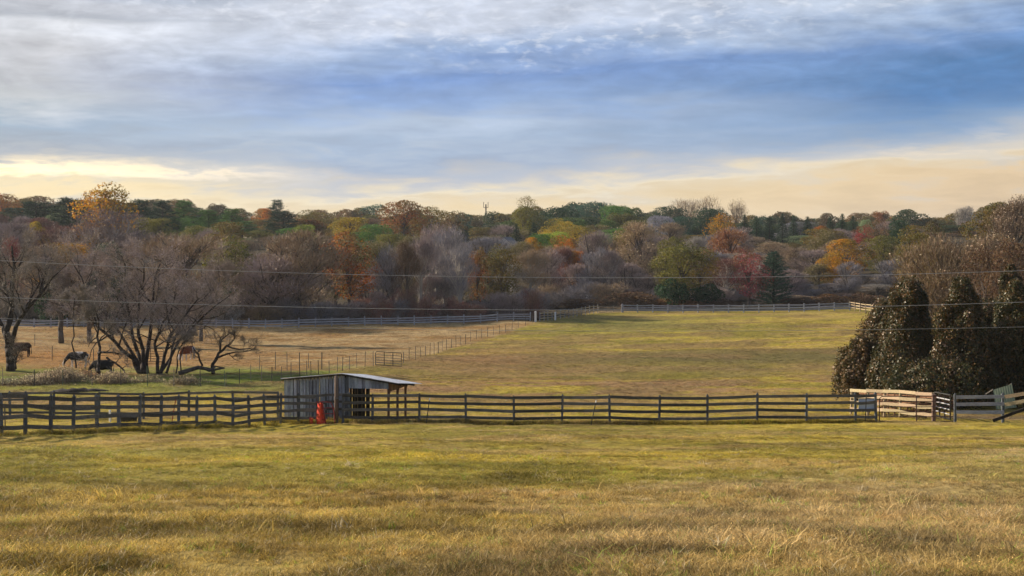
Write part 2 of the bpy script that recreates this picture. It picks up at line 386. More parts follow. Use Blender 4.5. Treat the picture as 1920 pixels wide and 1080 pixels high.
# ------------------------------------------------------------------ grass
def grass():
    m, nt = new_mat('grass_blades'); N = NT(nt)
    a = N.n('ShaderNodeAttribute', attribute_name='tcol', attribute_type='INSTANCER'); t = N.n('ShaderNodeAttribute', attribute_name='tint')
    hs = N.n('ShaderNodeHueSaturation'); N.l(a.outputs['Color'], hs.inputs['Color']); N.l(N.math('MULTIPLY_ADD', t.outputs['Fac'], 1.1, .55), hs.inputs['Value'])
    b = N.n('ShaderNodeBsdfPrincipled', i_Roughness=.6); N.l(hs.outputs[0], b.inputs['Base Color']); b.inputs['Specular IOR Level'].default_value = .25
    tr = N.n('ShaderNodeBsdfTranslucent'); N.l(hs.outputs[0], tr.inputs[0]); mx = N.n('ShaderNodeMixShader', i_0=.35); N.l(b.outputs[0], mx.inputs[1]); N.l(tr.outputs[0], mx.inputs[2]); out(N, mx.outputs[0])
    coll = bpy.data.collections.new('grass_tufts')
    for k in range(13):
        n = 16 if k < 12 else 8
        A = np.concatenate([rng.normal(size=(n, 2)) * .045, np.zeros((n, 1))], 1); L = rng.uniform(.45, 1.1, n) * (1 if k < 12 else 1.6)
        lean = rng.normal(size=(n, 2)) * .45; B = A + np.stack([lean[:, 0] * L * .5, lean[:, 1] * L * .5, L * .62], 1) * .14
        Cc = B + np.stack([lean[:, 0] * L, lean[:, 1] * L, L * .42], 1) * .14 * (1 if k < 8 else .7)
        s = unit(np.concatenate([rng.normal(size=(n, 2)), np.zeros((n, 1))], 1)) * (.0042 if k < 12 else .0036)
        V = np.stack([A - s, A + s, B + s * .8, B - s * .8, Cc + s * .15, Cc - s * .15], 1).reshape(-1, 3)
        i = np.arange(n)[:, None] * 6; Q = np.concatenate([i + [0, 1, 2, 3], i + [3, 2, 4, 5]], 0)
        ti = rng.random(n); ti = np.concatenate([ti, ti])
        if k >= 12:   # seed heads
            P = Cc + [0, 0, .004]; V2, Q2 = leaf_quads(P, rdir(n), .010, 1.8); Q2 = Q2 + len(V); V = np.concatenate([V, V2]); Q = np.concatenate([Q, Q2]); ti = np.concatenate([ti, np.ones(n) * 1.2])
        o = bpy.data.objects.new('grass_tuft', np_mesh('grass_tuft', V, Q, ti, m)); coll.objects.link(o)
    def field(name, P, S, Cl):
        me = bpy.data.meshes.new(name); me.vertices.add(len(P)); me.vertices.foreach_set('co', P.astype(np.float32).ravel())
        a = me.attributes.new('scl', 'FLOAT_VECTOR', 'POINT'); a.data.foreach_set('vector', S.astype(np.float32).ravel())
        a = me.attributes.new('rot', 'FLOAT_VECTOR', 'POINT'); r = np.zeros((len(P), 3)); r[:, 2] = rng.random(len(P)) * 6.28; a.data.foreach_set('vector', r.astype(np.float32).ravel())
        a = me.attributes.new('tcol', 'FLOAT_COLOR', 'POINT'); a.data.foreach_set('color', np.concatenate([Cl, np.ones((len(P), 1))], 1).astype(np.float32).ravel())
        o = link(name, me); o['kind'] = 'stuff'
        g = bpy.data.node_groups.new(name, 'GeometryNodeTree'); g.interface.new_socket('Geometry', in_out='INPUT', socket_type='NodeSocketGeometry'); g.interface.new_socket('Geometry', in_out='OUTPUT', socket_type='NodeSocketGeometry')
        G = NT(g); gi = G.n('NodeGroupInput'); go = G.n('NodeGroupOutput'); ip = G.n('GeometryNodeInstanceOnPoints'); ci = G.n('GeometryNodeCollectionInfo')
        ci.inputs['Collection'].default_value = coll; ci.inputs['Separate Children'].default_value = True; ci.inputs['Reset Children'].default_value = True
        G.l(gi.outputs[0], ip.inputs['Points']); G.l(ci.outputs[0], ip.inputs['Instance']); ip.inputs['Pick Instance'].default_value = True
        for nm, inp in (('rot', 'Rotation'), ('scl', 'Scale')):
            q = G.n('GeometryNodeInputNamedAttribute', data_type='FLOAT_VECTOR'); q.inputs['Name'].default_value = nm; G.l(q.outputs[0], ip.inputs[inp])
        G.l(ip.outputs[0], go.inputs[0]); md = o.modifiers.new('scatter', 'NODES'); md.node_group = g
        return o
    def scatter(n, y0, y1, power=1.0):
        Y = y0 + (y1 - y0) * rng.random(n) ** power; X = (rng.random(n) * 2 - 1) * (Y * .40 + 2.5); return X, Y
    def colour(X, Y, vari=.28, pale=.035):
        c = gcol(X, Y); n = len(X); c = c * (1 + (rng.random((n, 1)) - .5) * 2 * vari) * 1.1
        k = rng.random(n); c[k < pale] = C3(.52, .44, .28) * rng.uniform(.7, 1.1); g = (k > .9) & (k < .96); c[g] = c[g] * C3(.7, 1.15, .6); d = k > .95; c[d] *= .42
        c = c * (.72 + .56 * sstep(.36, .62, fbm(X / 1.4, Y / 1.0, 171, 3)))[:, None]
        return np.clip(c, .01, .8)
    # meadow near the viewer
    Xs, Ys = [], []
    for n, a, b in ((46000, 9, 20), (44000, 14, 32), (36000, 30, 50), (26000, 48, 73)):
        x, y = scatter(n, a, b); Xs.append(x); Ys.append(y)
    X = np.concatenate(Xs); Y = np.concatenate(Ys); keep = fbm(X / .9, Y / .9, 77, 3) > .12; X, Y = X[keep], Y[keep]
    n = len(X); cl = fbm(X / 2.3, Y / 2.3, 78, 3); far = sstep(12, 60, Y)
    s = (.55 + .75 * rng.random(n) ** 2) * (.45 + 1.1 * cl) * (1.05 - .35 * far); tall = rng.random(n) > .985; s[tall] *= 1.7; bent = fbm(X / 3.1, Y / 2.4, 88, 3); s = s * (.7 + .65 * bent)
    wd = 1 + 1.6 * far
    S = np.stack([s * wd, s * wd, s * (1.0 - .2 * far)], 1); P = np.stack([X, Y, hgt(X, Y) - .01], 1)
    S[:, 2] *= .5; S[:, :2] *= .72; field('meadow_grass', P, S, colour(X, Y))
    # pasture beyond the front fence, grazed short
    X, Y = [], []
    for n, a, b in ((26000, 72, 120), (22000, 118, 206)):
        x, y = scatter(n, a, b); X.append(x); Y.append(y)
    X = np.concatenate(X); Y = np.concatenate(Y); n = len(X); far = sstep(70, 200, Y)
    s = .45 + .4 * rng.random(n); S = np.stack([s * (2.5 + 3 * far), s * (2.5 + 3 * far), s * .75], 1)
    P = np.stack([X, Y, hgt(X, Y) - .01], 1); field('pasture_grass', P, S, colour(X, Y, .25, .04))
    # rank growth along the fence feet and around the shed
    X, Y = [], []
    def strip(a, b, n, w):
        t = rng.random(n); X.append(a[0] + (b[0] - a[0]) * t + rng.normal(size=n) * w); Y.append(a[1] + (b[1] - a[1]) * t + rng.normal(size=n) * w)
    pl = [at(p, 800, d) for p, d in ((-60, 47.5), (46, 50), (530, 70.2), (640, 70.7), (1645, 70.7))]
    for i in range(4): strip(pl[i], pl[i + 1], int((pl[i + 1] - pl[i]).length * 110), .2)
    a, b = at(500, 800, 71.5), at(660, 800, 71.5); strip(a, b, 900, .4)
    X = np.concatenate(X); Y = np.concatenate(Y); n = len(X); cl = fbm(X * .8, Y * .8, 99, 3); k = cl > .4; X, Y, cl = X[k], Y[k], cl[k]; n = len(X)
    s = .9 + 1.1 * rng.random(n) * cl * 1.6; P = np.stack([X, Y, hgt(X, Y) - .01], 1); field('fence_line_grass', P, np.stack([s * 1.6, s * 1.6, s], 1), colour(X, Y, .3, .03) * .75)
grass()

# ------------------------------------------------------------------ tree builders (unit height prototypes, about 14 m when used)
def crown_shape(kind, z):
    """relative radius of the crown at relative crown height z 0..1"""
    if kind == 'round': return math.sqrt(max(0, 1 - (2 * z - 1) ** 2)) * .9 + .1
    if kind == 'oval': return max(.05, math.sin(math.pi * min(1, z * .92 + .06)) ** .6)
    return 1
def leafy(nl=7000, base=.22, r=.34, kind='round', nlobe=26, ls=.015, open_=0.0, seed=0, lobe=(.28, .5), asp=1.2):
    rs = np.random.default_rng(seed + 100)
    zc = rs.random(nlobe) ** .85; Cn = np.zeros((nlobe, 3)); Rl = np.zeros(nlobe)
    for i in range(nlobe):
        rr = r * crown_shape(kind, zc[i]); a = i * 2.399 + rs.random() * .8; q = math.sqrt(rs.uniform(.1, 1)) * rs.uniform(.6, .98)
        Rl[i] = r * rs.uniform(*lobe); Cn[i] = (rr * q * math.cos(a), rr * q * math.sin(a), base + (1 - base) * (zc[i] * .86 + .05))
        Cn[i, 2] = min(Cn[i, 2], 1 - Rl[i] * rs.uniform(.8, 1.5))
    li = rs.choice(nlobe, nl, p=Rl ** 2 / (Rl ** 2).sum()); d = rs.normal(size=(nl, 3)); d[:, 2] += .35; d = unit(d)
    rad = Rl[li] * (.45 + .62 * rs.random(nl) ** .45) * np.where(rs.random(nl) < .06, 1.18, 1)
    P = Cn[li] + d * rad[:, None] * [1, 1, .8]
    D = np.linalg.norm(P[:, None] - Cn[None], axis=2) / Rl[None]; inside = (D < .62).sum(1) > 0
    keep = (~inside) | (rs.random(nl) < .25)
    gap = fbm(P[:, 0] * 14 + seed, P[:, 2] * 14 + P[:, 1] * 9, seed, 3); keep &= gap > (.30 + open_)
    P = P[keep]; d = d[keep]; li = li[keep]; Nn = unit(d * .7 + rs.normal(size=P.shape) * .7)
    sz = ls * rs.uniform(.6, 1.35, len(P)); V, Q = leaf_quads(P, Nn, sz, asp)
    lt = rs.random(nlobe); tint = np.clip(.55 * rs.random(len(P)) + .45 * lt[li], 0, 1)
    # trunk and limbs reaching the lobes
    mb = MB(); mb.tube([(0, 0, -.03), (.004, .002, .12), (.01, -.004, base + .1), (.0, .008, .62)], [.024, .018, .014, .006], 7)
    for i in range(0, nlobe, 2):
        c = Vector(Cn[i]); z0 = base * .6 + (c.z - base * .6) * .45; s = Vector((.005, 0, min(z0, .6))); mid = (s + c) / 2 + Vector((0, 0, .02))
        mb.tube([s, mid, c], [.009, .006, .0025], 4, False)
    return V, Q, tint, mb
def pine(nl=8000, r=.3, seed=0):
    rs = np.random.default_rng(seed + 300); nb = 46; V = []; P = []; Dd = []; ti = []
    mb = MB(); mb.tube([(0, 0, -.03), (.003, 0, .4), (0, .004, .97)], [.02, .013, .003], 6)
    for i in range(nb):
        z = .16 + .8 * (i + rs.random()) / nb; a = i * 2.399 + rs.random(); L = r * (1.05 - ((z - .16) / .84) ** 1.6 * .8) * rs.uniform(.65, 1.1)
        e = np.array([math.cos(a), math.sin(a), rs.uniform(.05, .45)]); n = int(nl / nb * (L / r + .3) * .85)
        t = rs.random(n) ** .6; p = np.array([0, 0, z]) + e * (t * L)[:, None] + rs.normal(size=(n, 3)) * [.028, .028, .016]
        P.append(p); Dd.append(unit(e + rs.normal(size=(n, 3)) * .6)); ti.append(np.clip(rs.random(n) * .6 + rs.random() * .4, 0, 1))
        mb.tube([(0, 0, z), tuple(np.array([0, 0, z]) + e * L * .9)], [.006, .002], 4, False)
    P = np.concatenate(P); Dd = np.concatenate(Dd); ti = np.concatenate(ti)
    V, Q = ribbons(P, P + Dd * rs.uniform(.018, .04, (len(P), 1)), .009); return V, Q, ti, mb
def cone(nl=7000, r=.24, seed=0, droop=-.25, power=.9):
    rs = np.random.default_rng(seed + 500); nb = 110; P = []; Dd = []; ti = []
    mb = MB(); mb.tube([(0, 0, -.03), (0, .002, .5), (0, 0, .99)], [.016, .01, .002], 6)
    for i in range(nb):
        z = .04 + .95 * (i / nb) ** 1.0; a = i * 2.399; L = r * (1 - z) ** power * rs.uniform(.75, 1.12) + .006
        e = np.array([math.cos(a), math.sin(a), droop]); n = int(nl / nb * (L / r * 1.7 + .15)); t = rs.random(n) ** .7
        p = np.array([0, 0, z]) + e * (t * L)[:, None] + rs.normal(size=(n, 3)) * [.011, .011, .008]
        P.append(p); Dd.append(unit(e + rs.normal(size=(n, 3)) * .7)); ti.append(np.clip(rs.random(n) * .7 + rs.random() * .3, 0, 1))
    P = np.concatenate(P); Dd = np.concatenate(Dd); ti = np.concatenate(ti)
    V, Q = ribbons(P, P + Dd * rs.uniform(.012, .026, (len(P), 1)), .008); return V, Q, ti, mb
def skeleton(rs, segs, p, d, L, r, lev, maxlev, kids, up=.12, wob=.18, spread=.75, ratio=.62):
    """a bent limb with side limbs; collects (a, b, ra, rb, level)"""
    n = 5 if lev < 2 else 3; pts = [np.array(p, float)]; dirs = []; d = np.array(d, float); d /= np.linalg.norm(d)
    for i in range(n):
        d = d + rs.normal(size=3) * wob * (.6 if lev == 0 else 1) + np.array([0, 0, up]); d /= np.linalg.norm(d); dirs.append(d.copy()); pts.append(pts[-1] + d * L / n)
    for i in range(n): segs.append((pts[i], pts[i + 1], r * (1 - .75 * i / n), r * (1 - .75 * (i + 1) / n), lev))
    if lev >= maxlev: return
    for k in range(kids[lev]):
        t = rs.uniform(.25 if lev else .3, 1.0); i = min(n - 1, int(t * n)); q = pts[i] + (pts[i + 1] - pts[i]) * (t * n - i)
        side = rs.normal(size=3); side -= dirs[i] * side.dot(dirs[i]); side /= np.linalg.norm(side) + 1e-6; nd = dirs[i] * (1 - spread * .45) + side * spread + np.array([0, 0, .1])
        skeleton(rs, segs, q, nd, L * ratio * rs.uniform(.7, 1.15) * (1.1 - .45 * t), r * (1 - .75 * t) * .62, lev + 1, maxlev, kids, up, wob, spread, ratio)
def twigs_from(rs, segs, n, L, w, minlev, up=.2, fine=.5, leaves=0, leafsize=.01):
    S = [s for s in segs if s[4] >= minlev]; A = np.array([s[0] for s in S]); B = np.array([s[1] for s in S]); wt = np.linalg.norm(B - A, axis=1); k = rs.choice(len(S), n, p=wt / wt.sum())
    t = rs.random((n, 1)); P = A[k] * (1 - t) + B[k] * t; d = unit(B[k] - A[k]) * .7 + unit(rs.normal(size=(n, 3))) * .8 + [0, 0, up]; d = unit(d)
    ln = L * rs.uniform(.5, 1.3, (n, 1)); E = P + d * ln; V1, Q1 = ribbons(P, E, np.full(n, w))
    m = int(n * fine); j = rs.choice(n, m); t2 = rs.random((m, 1)); P2 = P[j] * (1 - t2) + E[j] * t2; d2 = unit(d[j] + unit(rs.normal(size=(m, 3))) * .9); E2 = P2 + d2 * ln[j] * .6
    V2, Q2 = ribbons(P2, E2, np.full(m, w * .65)); V = np.concatenate([V1, V2]); Q = np.concatenate([Q1, Q2 + len(V1)]); ti = np.concatenate([rs.random(n), rs.random(m)]) * .8
    if leaves:
        j = rs.choice(m, leaves); V3, Q3 = leaf_quads(E2[j] + rs.normal(size=(leaves, 3)) * L * .1, unit(rs.normal(size=(leaves, 3))), leafsize * rs.uniform(.6, 1.3, leaves), 1.2)
        Q = np.concatenate([Q, Q3 + len(V)]); V = np.concatenate([V, V3]); ti = np.concatenate([ti, .8 + .6 * rs.random(leaves)])
    return V, Q, ti
def seg_mesh(segs, maxlev=3, sides=(8, 6, 4, 3)):
    mb = MB()
    for a, b, ra, rb, lv in segs:
        if lv <= maxlev: mb.tube([tuple(a), tuple(b + (b - a) * .04)], [ra, rb], sides[min(lv, 3)], lv == 0)
    return mb
def bare(seed, nt=9000, spread=.75, L0=.55, kids=(9, 6, 4), r0=.022, L1=.6, leaves=400, stems=1, fine=.8, up=.12, tl=.05, lean=0):
    rs = np.random.default_rng(seed + 700); segs = []
    for s in range(stems):
        a = rs.random() * 6.28; d = (math.cos(a) * .35 * (stems > 1) + lean, math.sin(a) * .35 * (stems > 1), 1)
        skeleton(rs, segs, (0, 0, -.03), d, L0 * rs.uniform(.85, 1.15), r0 / math.sqrt(stems), 0, 3, kids, up, .16, spread, L1)
    V, Q, ti = twigs_from(rs, segs, nt, tl, .0032, 2, .15, fine, leaves, .011)
    top = V[:, 2].max(); k = 1 / top; mb = seg_mesh(segs, 3, (7, 5, 3, 3)); mb.v = [(x * k, y * k, z * k if z > 0 else z) for x, y, z in mb.v]
    return V * k, Q, ti, mb
def hazy(seed, nt=11000, base=.1, rad=.36, kind='oval', nlobe=26, tl=.05, w=.0026, leaves=300, stems=1, lobe=(.3, .55), asc=.7, tr=.02):
    """leafless crown: limbs reach into lobes filled with fine ascending twigs"""
    rs = np.random.default_rng(seed + 800); zc = rs.random(nlobe) ** .8; Cn = np.zeros((nlobe, 3)); Rl = np.zeros(nlobe)
    for i in range(nlobe):
        rr = rad * crown_shape(kind, zc[i]); a = i * 2.399 + rs.random(); q = math.sqrt(rs.uniform(.1, 1)) * .75; Rl[i] = rad * rs.uniform(*lobe)
        Cn[i] = (rr * q * math.cos(a), rr * q * math.sin(a), base + (1 - base) * (.08 + zc[i] * .84)); Cn[i, 2] = min(Cn[i, 2], 1 - Rl[i] * rs.uniform(.85, 1.7))
    li = rs.choice(nlobe, nt, p=Rl ** 2 / (Rl ** 2).sum()); d = unit(rs.normal(size=(nt, 3)) + [0, 0, .25]); P = Cn[li] + d * (Rl[li] * (.25 + .8 * rs.random(nt) ** .6))[:, None] * [1, 1, .95]
    k = fbm(P[:, 0] * 13 + seed, P[:, 2] * 12 + P[:, 1] * 8, seed, 3) > .34; P = P[k]; d = d[k]; li = li[k]; n = len(P)
    ax = unit(P - [0, 0, base * .5]); dr = unit(ax * .8 + d * .5 + [0, 0, asc] + rs.normal(size=(n, 3)) * .45); A = P - dr * tl * .5 * rs.uniform(.5, 1.2, (n, 1)); B = P + dr * tl * .5 * rs.uniform(.5, 1.3, (n, 1))
    V, Q = ribbons(A, B, w * rs.uniform(.6, 1.3, n)); lt = rs.random(nlobe); ti = np.clip(.6 * rs.random(n) + .4 * lt[li], 0, 1) * .85
    if leaves:
        j = rs.choice(n, leaves); V3, Q3 = leaf_quads(B[j], rdir(leaves), .011 * rs.uniform(.6, 1.3, leaves), 1.2); Q = np.concatenate([Q, Q3 + len(V)]); V = np.concatenate([V, V3]); ti = np.concatenate([ti, .8 + .5 * rs.random(leaves)])
    mb = MB(); st = []
    for k in range(stems):
        a = rs.random() * 6.28; f = .14 * (stems > 1); e = Vector((f * math.cos(a), f * math.sin(a), .55)); st.append(e); mb.tube([(0, 0, -.03), tuple(e * .4 + Vector((.008, .004, 0))), tuple(e), (e.x * 1.4, e.y * 1.4, .85)], [tr / stems ** .4, tr * .75 / stems ** .4, tr * .45 / stems ** .3, .003], 6)
    for i in range(nlobe):
        c = Vector(Cn[i]); e = st[i % len(st)]; t = min(.95, max(.15, (c.z - .22) / .6)); s = Vector((e.x * t, e.y * t, e.z * t)); m = (s + c) / 2 + Vector((rs.normal() * .015, rs.normal() * .015, -.02)); mb.tube([s, m, c], [.0075, .005, .002], 4, False)
        for k in range(4): q = c + Vector(unit(rs.normal(size=3) + [0, 0, .6])) * Rl[i] * .9; mb.tube([m.lerp(c, .6), q], [.003, .001], 3, False)
    return V, Q, ti, mb
PROTO = {}
def proto(kind, i, data, leafmat, barkmat='bark', trunk=True):
    V, Q, ti, mb = data; me = np_mesh('crown', V, Q, ti, None); me.materials.append(M[leafmat])
    tm = None
    if trunk:
        tm = bpy.data.meshes.new('trunk'); tm.from_pydata(mb.v, [], mb.f); tm.materials.append(M[barkmat]); tm.update()
    rad = np.percentile(np.abs(V[:, :2]), 97)
    PROTO.setdefault(kind, []).append((me, tm, rad, V[:, 2].max()))
for s in range(4): proto('broad', s, leafy(10000, .16, .38, 'round', 36, .016, -.03, s, (.2, .42)), 'fall')
for s in range(3): proto('green', s, leafy(10500, .13, .38, 'round', 38, .016, -.08, s + 10, (.2, .42)), 'leaf')
for s in range(3): proto('tall', s, leafy(8000, .2, .27, 'oval', 30, .0155, .03, s + 20, (.32, .6)), 'fall')
for s in range(3): proto('airy', s, leafy(4200, .3, .36, 'round', 30, .013, .1, s + 30, (.22, .42)), 'fallbrown')
for s in range(3): proto('pine', s, pine(9000, .32, s), 'needle', 'barkdark')
for s in range(2): proto('spruce', s, cone(6500, .22, s), 'needle', 'barkdark')
for s in range(2): proto('cedar', s, cone(9500, .24, s + 5, .35, .55), 'needle', 'barkdark')
for s in range(5): proto('bare', s, hazy(s, 11500, .14, .30, 'oval' if s % 2 else 'round', 30, .05, .0026, 250, 1 + s % 2, (.2, .5), 1.1, .026), 'twig')
for s in range(3): proto('bareup', s, hazy(s + 10, 8500, .3, .24, 'oval', 24, .05, .0025, 150, 1, (.35, .6), 1.3, .028), 'twig')
for s in range(3): proto('fan', s, hazy(s + 50, 4200, .22, .34, 'round', 20, .05, .0026, 60, 1, (.3, .5), 1.6), 'twig')
for s in range(3): proto('bareleaf', s, hazy(s + 20, 9500, .16, .31, 'oval', 30, .048, .0026, 3200, 1, (.2, .48), 1.0, .026), 'twig')
for s in range(3): proto('clump', s, hazy(s + 30, 11000, .02, .31, 'oval', 30, .055, .0028, 500, 5, (.2, .5), 1.3, .024), 'twig')
for s in range(3): proto('thicket', s, hazy(s + 40, 8000, -.05, .55, 'round', 20, .09, .0058, 500, 7, (.35, .6), .9), 'twig')
for s in range(3): proto('massed', s, leafy(15000, .05, .42, 'round', 40, .021, -.30, s + 40, (.24, .46)), 'fall')
for s in range(3): proto('bush', s, leafy(5200, .02, .62, 'round', 22, .04, -.05, s + 60, (.3, .5), 1.4), 'leaf', trunk=False)

PALETTE = {  # real leaf and bark colours with the words used for them
 'olive': ((.20, .185, .03), 'olive green'), 'brownolive': ((.24, .16, .035), 'brownish olive'), 'dkgreen': ((.025, .065, .028), 'dark green'), 'bluegreen': ((.045, .105, .07), 'blue green'),
 'green': ((.085, .18, .035), 'mid green'), 'lime': ((.30, .38, .04), 'bright yellow green'), 'yellow': ((.52, .37, .035), 'yellow'), 'gold': ((.66, .33, .02), 'golden orange'),
 'orange': ((.58, .20, .02), 'orange'), 'rust': ((.38, .13, .03), 'rust brown'), 'brown': ((.25, .14, .06), 'brown'), 'red': ((.36, .04, .05), 'dark red'), 'pink': ((.50, .12, .14), 'pinkish red'),
 'redbrown': ((.27, .12, .10), 'reddish brown'), 'mauve': ((.37, .30, .315), 'mauve grey'), 'browngrey': ((.38, .285, .185), 'brownish grey'), 'bluegrey': ((.26, .265, .32), 'bluish grey'),
 'beige': ((.46, .34, .20), 'pale beige'), 'umber': ((.25, .175, .095), 'umber brown'), 'grey': ((.40, .385, .36), 'pale grey'), 'sage': ((.19, .25, .13), 'sage green'), 'darkbrown': ((.13, .08, .045), 'dark brown')}
KWORD = {'broad': 'round crowned tree', 'green': 'leafy tree', 'tall': 'tall narrow tree', 'airy': 'thinly leaved tree', 'pine': 'pine', 'spruce': 'spruce', 'cedar': 'cedar',
         'bare': 'leafless tree', 'bareup': 'upright leafless tree', 'bareleaf': 'nearly bare tree', 'clump': 'many-stemmed leafless tree', 'bush': 'bush', 'thicket': 'leafless shrub', 'fan': 'feathery tree', 'massed': 'full crowned tree'}
KNAME = {'pine': 'pine_tree', 'spruce': 'spruce_tree', 'cedar': 'cedar_tree', 'bare': 'bare_tree', 'bareup': 'bare_tree', 'bareleaf': 'bare_tree', 'clump': 'bare_tree', 'bush': 'bush', 'thicket': 'bare_shrub', 'fan': 'bare_tree'}
TREES = []
def pale_copy(tm, i):
    c = tm.copy(); c.name = 'trunk_pale_%d' % i; c.materials[0] = M['barkpale']; return c
def tree(kind, colour, px, ytop, wpx, Y, label=None, group=None, row=0, name=None, zoff=0, tmat=None):
    if 235 < Y <= 272 and px < 1000: Y = max(Y - 38, 211 + (px % 7)) if label else Y - 22
    V = PROTO[kind]; me, tm, rad, top = V[len(TREES) % len(V)] if label is None else V[(int(px) // 7) % len(V)]
    g = ground(px, Y); g.z += zoff; H = max(1.2, at(px, ytop, Y).z - g.z); w = wpx * Y / F / 2 / rad
    o = thing(name or KNAME.get(kind, 'tree'), g, label, 'bush' if kind in ('bush', 'thicket') else 'tree', group, random.random() * 6.28)
    o.scale = (w, w, H / top)
    c = PALETTE[colour][0]; v = random.uniform(.88, 1.14)
    cr = bpy.data.objects.new('foliage' if kind == 'bush' else 'crown', me); COL.objects.link(cr); cr.parent = o; cr.color = (c[0] * v, c[1] * v, c[2] * v, 1)
    if tm and kind == 'bareup' and random.random() < .6:
        if 'pale' not in tm.name: tm = bpy.data.meshes.get('trunk_pale_%d' % PROTO[kind].index(next(q for q in PROTO[kind] if q[1] == tm))) or pale_copy(tm, PROTO[kind].index(next(q for q in PROTO[kind] if q[1] == tm)))
    if tm: t = bpy.data.objects.new('trunk', tm); COL.objects.link(t); t.parent = o
    TREES.append(dict(o=o, px=px, y=ytop, w=wpx, row=row, kind=kind, colour=colour, label=label)); return o

